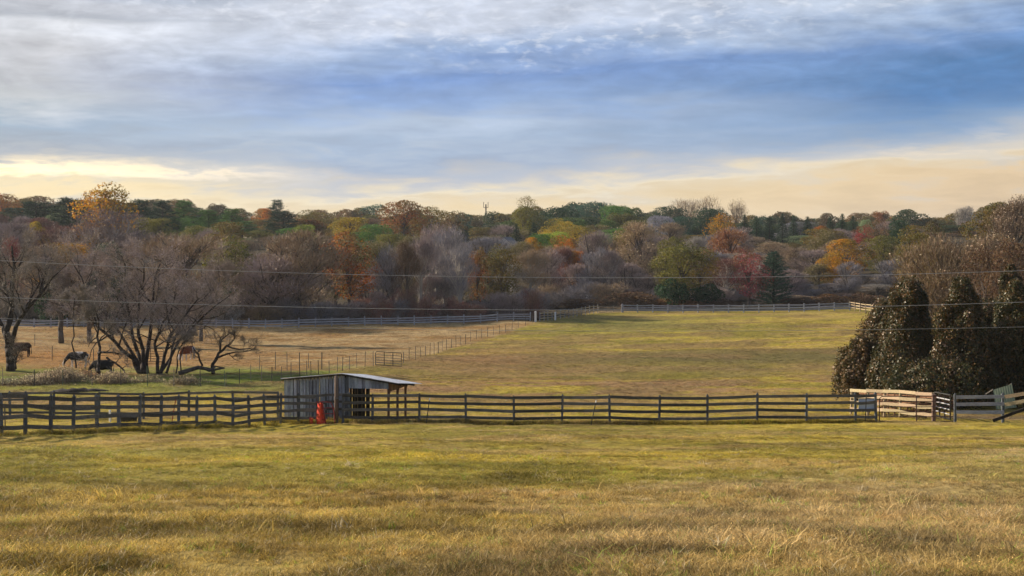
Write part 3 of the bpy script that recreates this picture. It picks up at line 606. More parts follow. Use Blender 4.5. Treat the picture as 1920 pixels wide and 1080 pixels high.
# --- the trees one picks out by eye: kind, colour, centre, top, width, depth, label
SPECIAL = [
 ('tall','gold',205,340,112,300,'tall thin tree with orange and olive top standing above the wood'),
 ('bareup','mauve',215,385,150,296,'broad grey leafless tree beneath the tall orange topped one'),
 ('broad','orange',8,362,60,520,'orange tree at the skyline by the picture edge'),
 ('pine','dkgreen',70,377,95,400,'dark green pine beside the orange skyline tree'),
 ('pine','dkgreen',132,368,75,390,'very dark pine just beside the tall orange topped tree'),
 ('pine','dkgreen',262,372,62,400,'dark pine on the far side of the tall orange topped tree'),
 ('pine','dkgreen',306,374,62,410,'second dark pine past the tall orange topped tree'),
 ('pine','green',346,374,58,430,'pine with a spiky top near the skyline gap'),
 ('pine','green',392,392,60,400,'mid green pine in the middle of the pine line'),
 ('pine','green',436,390,55,410,'last mid green pine at the end of the pine line'),
 ('broad','brownolive',427,414,72,330,'small brownish olive round crown below the last pine'),
 ('tall','olive',436,440,95,262,'tall olive tree wrapped in dark ivy'),
 ('bare','browngrey',345,432,210,250,'very wide brown leafless tree behind the many-stemmed tree'),
 ('broad','gold',122,452,95,258,'golden brown leafy crown behind the dark forked tree'),
 ('bareleaf','browngrey',80,455,130,250,'nearly bare brownish tree above the dark forked tree'),
 ('bare','redbrown',118,420,120,300,'reddish leafless tree below the dark pines'),
 ('bare','mauve',22,410,110,290,'grey leafless tree above the forked tree at the picture edge'),
 ('bareleaf','red',22,438,44,262,'small red leafed tree above the forked tree'),
 ('broad','yellow',70,414,36,300,'small yellow tree beneath the dark pines'),
 ('pine','dkgreen',533,395,78,430,'dark green spreading pine in the gap of the wood'),
 ('pine','dkgreen',520,373,42,560,'small pine poking above the skyline'),
 ('broad','brownolive',585,392,72,460,'round brownish yellow tree beside the spreading pine'),
 ('broad','yellow',657,406,78,400,'bright yellow autumn tree in the middle of the wood'),
 ('broad','lime',572,420,44,380,'small bright yellow green tree beside the bare trees'),
 ('green','bluegreen',700,380,66,620,'blue green flat topped tree on the skyline'),
 ('broad','rust',757,374,92,430,'large rust brown tree rising to the skyline'),
 ('broad','brownolive',806,386,84,450,'olive and orange tree touching the large rust brown one'),
 ('tall','brown',850,394,60,500,'brown tree descending from the rust brown skyline tree'),
 ('green','bluegreen',870,396,40,560,'dark blue green tree at the skyline dip'),
 ('broad','orange',495,390,40,540,'small orange tree beneath the poking pine'),
 ('tall','rust',655,432,96,262,'rust crowned tree on black ivy trunks before the wood'),
 ('bare','browngrey',560,425,170,258,'broad brownish bare tree beside the rust crowned tree'),
 ('bare','mauve',510,470,150,246,'low spreading mauve bare tree by the far board fence'),
 ('bareup','bluegrey',735,455,70,262,'bluish grey upright bare tree beside the rust crowned tree'),
 ('bareup','darkbrown',763,446,56,256,'dark bare tree with a nest in its fork'),
 ('bareup','mauve',820,415,90,280,'tall mauve bare tree below the large rust brown one'),
 ('bareup','bluegrey',845,420,70,268,'bluish tall bare tree at the middle of the wood'),
 ('bareup','mauve',790,440,70,262,'mauve bare tree beside the nest tree'),
 ('bareup','bluegrey',862,450,60,256,'slender bluish bare tree before the bluish tall one'),
 ('tall','rust',895,462,46,262,'brown pointed tree with pale leaf tips'),
 ('tall','brownolive',940,455,62,260,'brownish olive tree with pale leaf tips'),
 ('broad','olive',985,385,64,420,'olive green tree below the open topped skyline tree'),
 ('airy','olive',985,365,46,470,'open topped olive tree standing out on the skyline'),
 ('green','dkgreen',1045,386,74,480,'dark green rounded tree past the open topped tree'),
 ('green','bluegreen',1110,376,84,560,'wide blue green tree on the skyline'),
 ('green','green',1150,382,60,520,'mid green tree beside the wide blue green one'),
 ('spruce','dkgreen',968,418,36,360,'dark pointed conifer above the bright green trees'),
 ('spruce','dkgreen',1000,416,34,365,'second dark conifer above the bright green trees'),
 ('green','lime',1045,432,46,340,'bright green tree in the middle of the wood'),
 ('green','green',1010,436,60,338,'fresh green low tree beside the bright green one'),
 ('broad','gold',998,444,40,310,'dull gold tree before the fresh green ones'),
 ('broad','orange',1058,438,54,300,'orange brown tree before the bright green one'),
 ('broad','orange',1076,468,38,270,'small orange tree below the larger orange brown one'),
 ('green','sage',1130,434,56,300,'sage green rounded tree in the middle of the wood'),
 ('green','olive',1165,436,40,290,'small olive tree beside the sage green one'),
 ('bareleaf','beige',1200,410,92,285,'pale domed nearly bare tree rising mid wood'),
 ('green','bluegrey',1235,402,60,420,'blue grey misty tree below the skyline'),
 ('green','bluegreen',1275,404,56,430,'second blue grey tree below the skyline'),
 ('fan','beige',1285,368,62,560,'pale feathery bare trees pair, the first on the skyline'),
 ('fan','beige',1330,362,60,560,'tallest pale feathery bare tree on the skyline'),
 ('fan','beige',1380,369,44,560,'lone pale feathery bare tree on the skyline'),
 ('green','dkgreen',1255,384,60,520,'dark round tree under the first feathery skyline tree'),
 ('green','dkgreen',1325,388,66,500,'dark round tree under the tallest feathery skyline tree'),
 ('airy','gold',1358,398,70,310,'tall golden brown tree in the middle of the wood'),
 ('bareleaf','rust',1370,425,80,290,'rusty nearly bare tree before the tall golden brown one'),
 ('broad','olive',1262,442,62,262,'yellow olive crown behind the big green and gold tree'),
 ('tall','olive',1278,452,92,240,'big green and gold tree standing at the far fence'),
 ('tall','brownolive',1312,462,72,242,'brownish second half of the big green and gold tree'),
 ('tall','pink',1404,466,68,238,'pinkish red tree standing at the far fence'),
 ('cedar','bluegreen',1450,470,62,240,'dark green cedar beside the pinkish red tree'),
 ('bareup','redbrown',1362,480,70,256,'purplish bare tree between the green and the red tree'),
 ('spruce','dkgreen',1395,402,36,430,'first small spruce of the dark spruce line'),
 ('spruce','dkgreen',1418,404,30,432,'second small spruce of the dark spruce line'),
 ('spruce','dkgreen',1442,404,30,430,'third small spruce of the dark spruce line'),
 ('spruce','dkgreen',1466,400,28,434,'fourth small spruce of the dark spruce line'),
 ('spruce','dkgreen',1487,403,28,430,'fifth small spruce of the dark spruce line'),
 ('spruce','dkgreen',1513,405,30,428,'sixth small spruce of the dark spruce line'),
 ('spruce','dkgreen',1555,406,28,430,'seventh small spruce of the dark spruce line'),
 ('spruce','dkgreen',1578,400,30,430,'eighth small spruce of the dark spruce line'),
 ('spruce','dkgreen',1598,404,28,432,'last small spruce of the dark spruce line'),
 ('broad','orange',1540,422,30,400,'small bright orange tree under the spruce line'),
 ('broad','red',1618,420,40,380,'dark red tree above the yellow green tree'),
 ('green','sage',1622,410,30,400,'small sage tree beside the spruce line'),
 ('airy','brown',1642,410,42,320,'brown thinly leaved tree above the yellow green tree'),
 ('green','dkgreen',1680,410,42,330,'dark leafy tree past the brown thin one'),
 ('broad','gold',1585,447,84,275,'bright golden orange tree above the far fence'),
 ('broad','gold',1562,468,44,268,'lower orange bough crowned tree joined to the golden one'),
 ('broad','olive',1655,440,72,280,'yellow green tree beside the bright golden one'),
 ('bareleaf','olive',1548,430,60,310,'greenish nearly bare tree above the golden orange one'),
 ('tall','brownolive',1715,420,74,190,'dark glossy olive tree at the corner of the pasture'),
 ('tall','darkbrown',1745,412,52,200,'dark brown tree behind the glossy olive one'),
 ('bare','umber',1765,432,150,165,'large brown bare tree behind the glossy evergreens'),
 ('bareleaf','umber',1850,430,140,160,'wide brownish nearly bare tree above the glossy evergreens'),
 ('green','darkbrown',1900,440,80,150,'dark leafy tree at the picture edge above the glossy evergreens'),
 ('broad','brownolive',1868,378,100,250,'broad brownish olive tree on the rise'),
 ('bareleaf','darkbrown',1905,362,100,235,'tall thinning tree at the edge of the rise'),
 ('bare','grey',1810,383,40,600,'pale twiggy tree seen against the sky beside the rise'),
 ('green','darkbrown',1845,460,90,155,'dark olive leafy tree above the twin evergreens'),
 ('thicket','redbrown',762,535,42,238,'tall reddish brown bush behind the far board fence'),
 ('thicket','redbrown',722,552,44,236,'rounded reddish brown bush behind the far board fence'),
 ('thicket','redbrown',676,556,38,234,'small reddish brown bush before the rust crowned tree'),
 ('thicket','redbrown',846,552,40,238,'reddish bush beside the dark evergreen thicket'),
 ('thicket','redbrown',800,550,44,239,'reddish bush between the tall bush and the thicket'),
 ('thicket','redbrown',998,536,44,242,'wine coloured bush near the slanting far fence'),
 ('bush','dkgreen',900,560,90,228,'dark evergreen thicket behind the far board fence'),
 ('bush','dkgreen',945,562,80,229,'second dark evergreen thicket behind the far board fence'),
 ('bush','sage',860,574,70,222,'low sage shrub in front of the evergreen thicket'),
 ('bush','sage',930,578,60,220,'low pale shrub by the white posts'),
 ('bush','darkbrown',1195,546,92,240,'brown bramble mound at the start of the straight far fence'),
 ('bush','brown',1262,556,92,240,'brown bramble mound past the first one'),
 ('bush','darkbrown',1345,560,80,238,'dark bramble below the pinkish red tree'),
 ('bush','brown',1305,564,60,237,'brownish weed clump behind the straight far fence'),
 ('bush','dkgreen',1262,520,60,238,'dark shrub at the foot of the big green and gold tree'),
 ('bush','dkgreen',1325,530,62,238,'dark shrub beneath the brownish half of the big tree'),
 ('bush','darkbrown',1500,556,70,238,'dark brown bramble past the cedar'),
 ('bush','brown',1560,550,80,238,'brown bramble below the golden orange tree'),
 ('bush','darkbrown',1620,548,70,232,'bramble at the bend of the far fence'),
 ('bush','darkbrown',1085,560,70,242,'brown bramble beside the far pipe gate'),
 ('bush','darkbrown',1020,566,70,240,'dark bramble above the slanting far fence'),
]
EXTRA = [  # bushes and weeds hugging the fence to the side of the pasture
 ('bush','darkbrown',20,560,110,225,'dark bramble behind the forked tree'),
 ('bush','dkgreen',88,565,70,222,'dark green shrub between the two big bare trees'),
 ('bush','darkbrown',215,566,110,222,'brown bramble behind the many-stemmed tree'),
 ('bush','brown',330,572,110,222,'brown weeds behind the fallen branch'),
 ('bush','darkbrown',430,560,70,222,'dark bramble at the foot of the ivy tree'),
 ('bush','olive',508,580,60,220,'olive weeds behind the far board fence'),
 ('bush','olive',585,578,60,220,'yellowish weeds behind the far board fence'),
 ('bush','darkbrown',640,574,60,224,'dark undergrowth beneath the rust crowned tree'),
]
for t in SPECIAL + EXTRA: tree(*t[:6], label=t[6])
for t in (('green','dkgreen',205,450,60,226),('tall','dkgreen',432,500,46,219),('bush','dkgreen',100,515,60,212),('bush','dkgreen',190,500,70,213)):  # besides the ivy, dark growth added to stand in for shade pockets
    tree(*t, label={205: 'dark evergreen added for the shade below the tall orange topped tree', 432: 'dark ivy column at the foot of the tall olive tree', 100: 'dark evergreen shrub added for the gloom past the forked tree', 190: 'dark shrub added for the gloom above the many-stemmed tree'}[t[2]])

# --- the rest of the wood, row by row
def curve(pts): xs, ys = zip(*pts); return lambda x: float(np.interp(x, xs, ys))
SKY = curve([(0, 362), (100, 366), (150, 368), (260, 368), (330, 372), (400, 380), (470, 392), (540, 390), (600, 392), (700, 390), (780, 392), (850, 404), (900, 398), (950, 386), (1000, 382), (1060, 378), (1150, 380), (1220, 386), (1300, 387), (1400, 396), (1500, 397), (1560, 400), (1640, 388), (1700, 392), (1790, 398), (1830, 392), (1870, 380), (1990, 372)])
ROWS = [ # row, depth, spacing px, drop below the skyline curve, width, segments (x0, x1, kinds)
 (4, (590, 660), 24, (-2, 15), (42, 66), [(-80, 150, 'massed:brown massed:brownolive massed:darkbrown massed:brownolive massed:olive'), (150, 480, 'massed:brownolive massed:brown massed:dkgreen massed:darkbrown'), (480, 700, 'massed:brown massed:brownolive airy:rust massed:olive'), (700, 940, 'massed:dkgreen massed:brown massed:brownolive'),
    (940, 1250, 'massed:bluegreen massed:dkgreen massed:brownolive massed:green'), (1250, 1560, 'massed:bluegreen massed:darkbrown massed:brownolive airy:brown'), (1560, 2000, 'massed:rust massed:brownolive massed:dkgreen massed:green massed:brown')]),
 (3, (450, 530), 33, (16, 34), (50, 74), [(-80, 160, 'pine:dkgreen massed:dkgreen massed:olive'), (160, 480, 'pine:dkgreen pine:green massed:brownolive massed:olive'), (480, 720, 'massed:brownolive massed:dkgreen massed:rust bareleaf:brown'), (720, 940, 'massed:brownolive massed:olive massed:dkgreen'), (940, 1240, 'massed:bluegreen massed:dkgreen massed:green massed:olive'),
    (1240, 1600, 'massed:bluegreen massed:bluegrey massed:green massed:brownolive'), (1600, 2000, 'bare:mauve massed:brown massed:dkgreen massed:brownolive')]),
 (2, (350, 420), 36, (28, 60), (50, 76), [(-80, 200, 'bare:redbrown bare:mauve green:sage'), (200, 480, 'green:olive bare:browngrey broad:olive green:green'), (480, 720, 'broad:olive green:green bare:browngrey'), (720, 980, 'bare:mauve bareleaf:olive green:sage broad:olive'), (980, 1240, 'bareleaf:olive green:sage broad:yellow green:green'),
    (1240, 1560, 'bare:mauve bareleaf:browngrey green:sage broad:brownolive'), (1560, 1720, 'bare:mauve broad:brownolive bareleaf:browngrey'), (1720, 2000, 'bare:umber green:darkbrown broad:brownolive')]),
 (1, (290, 335), 36, (44, 84), (50, 78), [(-80, 480, 'bare:mauve bareleaf:umber bare:browngrey bare:umber'), (480, 760, 'bare:browngrey broad:olive bareleaf:olive bareup:grey'), (760, 1000, 'bareup:mauve bareup:bluegrey bareleaf:olive bareup:grey'), (1000, 1320, 'bare:mauve bareleaf:olive bare:browngrey bareup:grey'),
    (1320, 1720, 'bare:mauve bareleaf:browngrey bareup:bluegrey bare:browngrey')]),
 (0, (250, 272), 31, (74, 134), (48, 74), [(-80, 480, 'clump:mauve bare:umber clump:grey clump:bluegrey bare:browngrey'), (480, 760, 'clump:mauve bareup:grey bareup:mauve clump:browngrey bareleaf:olive'), (760, 1000, 'bareup:bluegrey bareup:mauve bareup:grey bareup:browngrey bareleaf:olive'), (1000, 1240, 'clump:mauve bareup:mauve clump:redbrown clump:bluegrey'),
    (1240, 1700, 'clump:bluegrey clump:mauve bareup:grey bareleaf:olive')]),
 (5, (243, 258), 34, (140, 165), (60, 86), [(-80, 480, 'thicket:mauve thicket:browngrey thicket:grey'), (480, 1000, 'thicket:bluegrey thicket:mauve thicket:browngrey thicket:redbrown'), (1000, 1700, 'thicket:mauve thicket:bluegrey thicket:browngrey')]),
]
LAND = [(30, 'the dark forked tree'), (120, 'the dark pines'), (205, 'the tall orange topped tree'), (290, 'the many-stemmed tree'), (345, 'the wide brown bare tree'), (436, 'the ivy tree'), (533, 'the spreading pine'), (600, 'the shed'), (655, 'the rust crowned tree'), (757, 'the large rust brown tree'), (820, 'the tall mauve tree'),
        (911, 'the radio mast'), (985, 'the open topped tree'), (1058, 'the orange brown tree'), (1110, 'the wide blue green tree'), (1145, 'the far pipe gate'), (1200, 'the pale domed tree'), (1278, 'the big green and gold tree'), (1330, 'the tallest feathery tree'), (1404, 'the pinkish red tree'), (1450, 'the cedar'), (1540, 'the bright orange tree'),
        (1585, 'the bright golden tree'), (1655, 'the yellow green tree'), (1715, 'the glossy olive tree'), (1790, 'the glossy evergreens'), (1868, 'the broad tree on the rise')]
ROWW = {4: 'on the skyline', 3: 'under the skyline', 2: 'mid wood', 1: 'behind the front trees', 0: 'in the front row', 5: 'low in the thicket'}
def seg_for(segs, x):
    for a, b, s in segs:
        if a <= x < b: return s.split()
    return None
for row, (d0, d1), sp, (r0, r1), (w0, w1), segs in ROWS:
    x = -70 + row * 9; i = 0
    while x < 1985:
        s = seg_for(segs, x)
        if s:
            kind, colour = s[(i * 7 + int(random.random() * 3)) % len(s)].split(':'); Y = random.uniform(d0, d1); yt = SKY(x) + random.uniform(r0, r1) + (-5 if kind in ('pine',) else 0)
            if row in (0, 5) and x < 480: yt += 12
            if row == 5 and x < 1000: Y -= 9; yt += 12
            if row == 0 and 1450 < x: yt += 14
            w = random.uniform(w0, w1) * (1.1 if kind == 'broad' else .9 if kind in ('tall', 'pine') else 1)
            tree(kind, colour, x, yt, w, Y, row=row); i += 1
        x += sp * random.uniform(.8, 1.2)
# labels for the rest: kind, colour, row and the landmark they stand by
buckets = {}
for t in TREES:
    if t['label']: continue
    lx, ln = min(LAND, key=lambda q: abs(q[0] - t['px'])); dx = t['px'] - lx
    rel = 'in line with' if abs(dx) < 14 else 'left of' if dx < 0 else 'right of'
    t['base'] = f"{PALETTE[t['colour']][1]} {KWORD[t['kind']]} {ROWW[t['row']]}, {rel} {ln}"
    buckets.setdefault(t['base'], []).append(t)
for b, L in buckets.items():
    if len(b.split()) > 13: b = b.replace('behind the front trees', 'second row').replace('low in the thicket', 'in thicket').replace('many-stemmed leafless', 'many-stemmed').replace('bright yellow green', 'lime').replace('under the skyline', 'below skyline').replace('leafless tree', 'bare tree').replace('the big green and gold tree', 'the green gold tree').replace('the tallest feathery tree', 'the feathery tree').replace('the large rust brown tree', 'the rust brown tree')
    L.sort(key=lambda t: t['px'])
    if len(L) == 1: L[0]['o']['label'] = b
    elif len(L) == 2:
        w = ('nearer', 'farther') if abs(L[0]['px'] - min(LAND, key=lambda q: abs(q[0] - L[0]['px']))[0]) < abs(L[1]['px'] - min(LAND, key=lambda q: abs(q[0] - L[1]['px']))[0]) else ('farther', 'nearer')
        for t, q in zip(L, w): t['o']['label'] = q + ' ' + b
    else:
        for k, t in enumerate(L): t['o']['label'] = ('first ', 'second ', 'third ', 'fourth ', 'fifth ', 'sixth ')[min(k, 5)] + b
for t in TREES:
    if 'group' not in t['o']:
        t['o']['group'] = 'bushes along the far fence' if t['kind'] == 'bush' else {4: 'trees on the skyline', 3: 'trees just under the skyline', 2: 'trees halfway up the wood', 1: 'trees behind the front row', 0: 'trees of the front row', 5: 'shrubs of the thicket'}[t['row']]

# ------------------------------------------------------------------ near trees
def evergreen(px, ytop, ybot, wpx, Y, label, seed, colour, lean=0, n=26000, leaf=.125, warm=0.0):
    """dense glossy pear-shaped tree, leaves to the ground"""
    rs = np.random.default_rng(seed); g = ground(px, Y); H = at(px, ytop, Y).z - g.z; Rm = wpx * 1.16 * Y / F / 2; z0 = max(.15, at(px, ybot, Y).z - g.z)
    o = thing('evergreen_tree', g, label, 'tree', 'glossy evergreen trees beside the gate')
    n = int(n * 2.2); leaf *= .62; prof = lambda z: np.minimum(1, .72 + 1.1 * z) * np.clip(1.02 - z, 0, 1) ** .58 * 1.2
    n1 = int(n * .55); a = rs.random(n1) * 6.283; zz = rs.random(n1) ** 1.1; ca, sa = np.cos(a), np.sin(a)
    lump = .58 + .85 * fbm(ca * 2.6 + 9, sa * 2.6 + zz * 6.5, seed, 4); rad = Rm * prof(zz) * lump * (1 - .45 * rs.random(n1) ** 1.6)
    P1 = np.stack([ca * rad + lean * zz, sa * rad, z0 + (H - z0) * zz * .97], 1); d1 = unit(np.stack([ca, sa, .3 + .5 * zz], 1)); g1 = fbm(ca * 3 + 5, sa * 3 + zz * 9, seed + 3, 3)
    nl = 46; hz = rs.random(nl) ** .9; an = np.arange(nl) * 2.399 + rs.random(nl); q = Rm * prof(hz) * rs.uniform(.6, 1.1, nl); Lr = Rm * rs.uniform(.10, .26, nl); Lh = Lr * rs.uniform(1.5, 2.6, nl)
    hz[0] = .93; q[0] = .02; Cn = np.stack([np.cos(an) * q + lean * hz, np.sin(an) * q, z0 + (H - z0) * hz * .92 + Lh * .2], 1); Cn[:, 2] = np.minimum(Cn[:, 2], H - Lh)
    n2 = n - n1; li = rs.choice(nl, n2, p=Lr ** 2 / (Lr ** 2).sum()); d2 = unit(rs.normal(size=(n2, 3)) + [0, 0, .2]); P2 = Cn[li] + d2 * (.5 + .6 * rs.random(n2) ** .7)[:, None] * np.stack([Lr[li], Lr[li], Lh[li]], 1)
    P = np.concatenate([P1, P2]); d = np.concatenate([d1, d2]); cl = np.concatenate([g1, rs.random(nl)[li]]); m = len(P); nn = unit(d + rs.normal(size=(m, 3)) * .6)
    V, Q = leaf_quads(P, nn, leaf * rs.uniform(.4, 1.6, m) ** 1.2, 1.35)
    me = np_mesh('crown', V, Q, np.clip(.35 * cl + .75 * rs.random(m) + warm, 0, 1), M['pear']); cr = link('crown', me, o); cr.color = (*colour, 1)
    # trunk with limbs, shoots at the top
    mb = MB(); mb.tube([(0, 0, -.2), (.02, .02, H * .3), (lean * .5, 0, H * .65), (lean, 0, H * .93)], [.16, .12, .07, .02], 8)
    for k in range(34):
        t = rs.uniform(.08, .85); q = rs.random() * 6.28; L = Rm * .8 * math.sin(math.pi * (.16 + t * .8)); s = Vector((lean * t, 0, H * t * .8)); e = s + Vector((math.cos(q) * L, math.sin(q) * L, L * 1.0))
        mb.tube([s, (s + e) / 2 + Vector((0, 0, -.05)), e], [.045, .03, .01], 5, False)
    mb2 = MB(); mb2.v = [tuple(Vector(v) + g) for v in mb.v]; mb2.f = mb.f; mb2.build('trunk', M['barkdark'], o)
    return o
evergreen(1702, 518, 752, 112, 90, 'tall pointed glossy evergreen with brown lit side, nearest to the open pasture', 1, (.05, .038, .015), .1, 30000)
evergreen(1806, 520, 752, 112, 88, 'tall glossy evergreen with orange brown top, second along the row', 2, (.05, .036, .015), -.1, 30000, warm=.02)
evergreen(1648, 560, 742, 100, 94, 'smaller amber brown evergreen at the open end of the row', 3, (.10, .065, .02), .35, 17000, warm=.1)
evergreen(1606, 628, 742, 72, 93, 'lowest amber bush-like evergreen spilling onto the pasture', 4, (.12, .085, .02), .2, 11000, warm=.14)
evergreen(1862, 560, 752, 110, 93, 'dark evergreen wedged between the second tree and the picture edge', 5, (.025, .028, .012), 0, 20000)
evergreen(1905, 520, 752, 100, 89, 'dark green and orange evergreen cut by the picture edge', 6, (.085, .075, .028), 0, 20000)
evergreen(1895, 488, 760, 70, 100, 'dark narrow evergreen top showing above the row', 7, (.05, .03, .015), 0, 12000)
evergreen(1975, 540, 760, 110, 88, 'last evergreen of the row, mostly beyond the picture edge', 8, (.075, .07, .028), 0, 16000)
evergreen(1750, 672, 752, 150, 86, 'low green and pinkish skirt of shrubs at the feet of the evergreens', 9, (.06, .065, .03), 0, 16000)

def grown_tree(name, px, Y, stems, label, seed, crown_col, ntw, tl, leaves, kids=(6, 5, 4), maxlev=3, mat='barkdark', cat='tree', w=.018, ratio=.5, spread=.75, up=.1, group=None, up2=.25):
    """stems: list of (polyline in pixels with depth offset, r0, r1); side limbs and twigs grow from them"""
    rs = np.random.default_rng(seed); g = ground(px, Y); segs = []
    o = thing(name, g, label, cat, group)
    for pl, r0, r1 in stems:
        P = []
        for k, q in enumerate(pl):
            p = at(q[0], q[1], Y + (q[2] if len(q) > 2 else 0)); P.append(np.array(p))
        P2 = [P[0]]
        for a, b in zip(P[:-1], P[1:]): m = (a + b) / 2 + rs.normal(size=3) * np.linalg.norm(b - a) * .05; P2 += [m, b]
        n = len(P2) - 1
        for i in range(n):
            segs.append((P2[i], P2[i + 1], r0 + (r1 - r0) * i / n, r0 + (r1 - r0) * (i + 1) / n, 0))
        tot = sum(np.linalg.norm(P2[i + 1] - P2[i]) for i in range(n))
        for k in range(kids[0]):
            t = rs.uniform(.35, 1); i = min(n - 1, int(t * n)); q = P2[i] + (P2[i + 1] - P2[i]) * rs.random(); d = P2[i + 1] - P2[i]; d = d / np.linalg.norm(d)
            sd = rs.normal(size=3); sd -= d * sd.dot(d); sd /= np.linalg.norm(sd)
            skeleton(rs, segs, q, d * .6 + sd * spread + [0, 0, .15], tot * ratio * rs.uniform(.6, 1.1) * (1.15 - .5 * t), (r0 + (r1 - r0) * t) * .55, 1, maxlev, (0, kids[1], kids[2]), up, .2, spread, .6)
    V, Q, ti = twigs_from(rs, segs, ntw, tl, w, 2 if maxlev > 1 else 0, up2, .9, leaves, .085)
    me = np_mesh('twigs', V - np.array(g), Q, ti, M['twig']); tw = link('crown', me, o); tw.color = (*crown_col, 1)
    seg_mesh(segs, 3, (9, 6, 4, 3)).build('trunk', M[mat], o, True); return o
grown_tree('forked_tree', 20, 122, [
   ([(20, 697), (19, 668), (17, 640, .5)], .42, .34), ([(17, 645), (19, 600, .5), (22, 555, 1), (28, 505, 1), (22, 462, 1)], .30, .07), ([(20, 645), (30, 612, -.8), (52, 578, -1.5), (85, 540, -2), (108, 512, -2.5)], .24, .05),
   ([(15, 640), (5, 612, .6), (-12, 570, 1), (-30, 520, 1)], .2, .05), ([(28, 520, 1), (40, 490, .5), (46, 462, 0)], .12, .03), ([(75, 548, -2), (85, 515, -1), (88, 480, 0)], .1, .03), ([(22, 560, 1), (10, 520, 2), (-5, 480, 3)], .12, .03), ([(45, 588, -1.2), (58, 560, -2), (75, 530, -1), (70, 500, 0)], .1, .03)],
   'dark forked bare tree with a black trunk standing before the first cow', 11, (.34, .31, .29), 8500, .6, 2000)
grown_tree('many_stemmed_tree', 268, 121, [
   ([(268, 700, 1), (240, 650, 1), (200, 590, 1), (160, 540, 1), (140, 500, 1)], .16, .04), ([(300, 700, 1), (335, 640, 1), (385, 590, 1), (430, 555, 1)], .14, .04), ([(266, 706), (250, 672, -.5), (215, 640, -1), (182, 612, -1.5), (175, 575, -2)], .22, .06), ([(268, 706), (258, 660, .5), (246, 610, 1), (236, 560, 1), (222, 520, 1)], .2, .05),
   ([(270, 706), (268, 655, 0), (258, 600, .5), (262, 545, .5), (270, 500, 0)], .2, .05), ([(276, 706), (278, 650, 1), (284, 600, 1.5), (288, 545, 2), (300, 495, 2)], .22, .05),
   ([(296, 704), (296, 670, .5), (290, 645, .5), (300, 620, 0), (318, 590, -.5), (330, 550, -1)], .16, .05), ([(300, 704), (308, 668, 0), (318, 630, -.6), (345, 595, -1), (372, 560, -1.5)], .17, .05),
   ([(312, 700), (322, 655, 1), (338, 615, 1.6), (350, 560, 2)], .12, .04), ([(215, 640, -1), (207, 625, -1.5), (203, 612, -2)], .1, .05), ([(250, 560, 1), (235, 520, 0), (228, 480, 0)], .1, .03), ([(330, 600, 1), (365, 570, 2), (395, 545, 2)], .1, .03)],
   'sprawling many-stemmed bare tree fanning out of one base in the pasture', 12, (.50, .42, .42), 19000, .62, 4200, kids=(7, 5, 4), ratio=.62, spread=.9, up=.04)
grown_tree('crooked_tree', 185, 112, [([(185, 712), (184, 690), (186, 668, .2), (182, 632, .5), (185, 600, .5), (172, 565, .5)], .17, .04), ([(184, 662), (200, 661, -.4), (222, 663, -.8)], .11, .05), ([(200, 670, -.3), (215, 680, -.6), (232, 694, -1), (240, 710, -1.2)], .09, .05), ([(186, 640), (196, 628), (210, 612)], .06, .02), ([(183, 632), (172, 640), (166, 650)], .05, .02)],
   'thin dark crooked tree leaning in front of the black cow', 13, (.28, .25, .23), 1500, .42, 140, kids=(4, 3, 3))
grown_tree('thin_tree', 142, 112, [([(143, 690), (139, 660), (139, 630), (136, 600), (140, 560)], .07, .03)], 'slender bare sapling in front of the black and white cow', 14, (.33, .3, .28), 4200, .4, 380, kids=(5, 4, 3))
grown_tree('thin_tree', 30, 120, [([(30, 692), (31, 672), (38, 655)], .09, .03), ([(31, 680), (25, 660), (20, 650)], .06, .02)], 'short twiggy sapling at the foot of the dark forked tree', 15, (.12, .10, .08), 500, .4, 0, kids=(4, 3, 2))
grown_tree('leaning_tree', 420, 119, [([(400, 700), (398, 684, .4), (410, 662, .2), (425, 648, 0), (448, 655, -.3), (482, 655, -.5)], .17, .03), ([(404, 672, .3), (425, 664, 0), (455, 660, 0), (478, 652, 0)], .1, .02), ([(412, 660, .2), (412, 640, 0), (430, 625, 0), (446, 630, 0)], .08, .02), ([(380, 686, 0), (372, 665, .3), (362, 652, .5)], .09, .05)],
   'low leaning bare tree with limbs reaching over the pasture', 16, (.18, .14, .11), 1500, .4, 80, kids=(5, 4, 2), ratio=.35)
grown_tree('thin_tree', 330, 118, [([(330, 700), (332, 670), (345, 640), (352, 605)], .07, .02), ([(340, 700), (342, 660), (356, 625)], .06, .02)], 'pair of slim upright stems beside the leaning tree', 17, (.33, .28, .27), 1500, .45, 150, kids=(5, 4, 2))
grown_tree('bare_tree', 116, 172, [([(115, 643), (115, 600), (116, 560, 1)], .36, .2), ([(116, 580), (130, 540), (140, 505)], .25, .08), ([(116, 575), (100, 540), (88, 500)], .25, .08)], 'stout grey trunked bare tree far back in the pasture', 18, (.33, .3, .32), 11000, .8, 300, mat='bark', w=.03, kids=(8, 5, 4))
grown_tree('bare_tree', 168, 170, [([(168, 640), (166, 600), (170, 560, 1)], .3, .17), ([(170, 585), (185, 545), (190, 505)], .2, .07)], 'second grey trunked bare tree far back in the pasture', 19, (.33, .3, .32), 10000, .8, 300, mat='bark', w=.03, kids=(8, 5, 4))
grown_tree('bare_tree', 377, 178, [([(377, 640), (377, 600), (372, 560, 1)], .28, .16), ([(377, 600), (392, 560), (405, 520)], .2, .06)], 'slim grey bare tree beyond the brown and white cow', 20, (.34, .29, .26), 9000, .8, 300, mat='bark', w=.03, kids=(8, 5, 4))

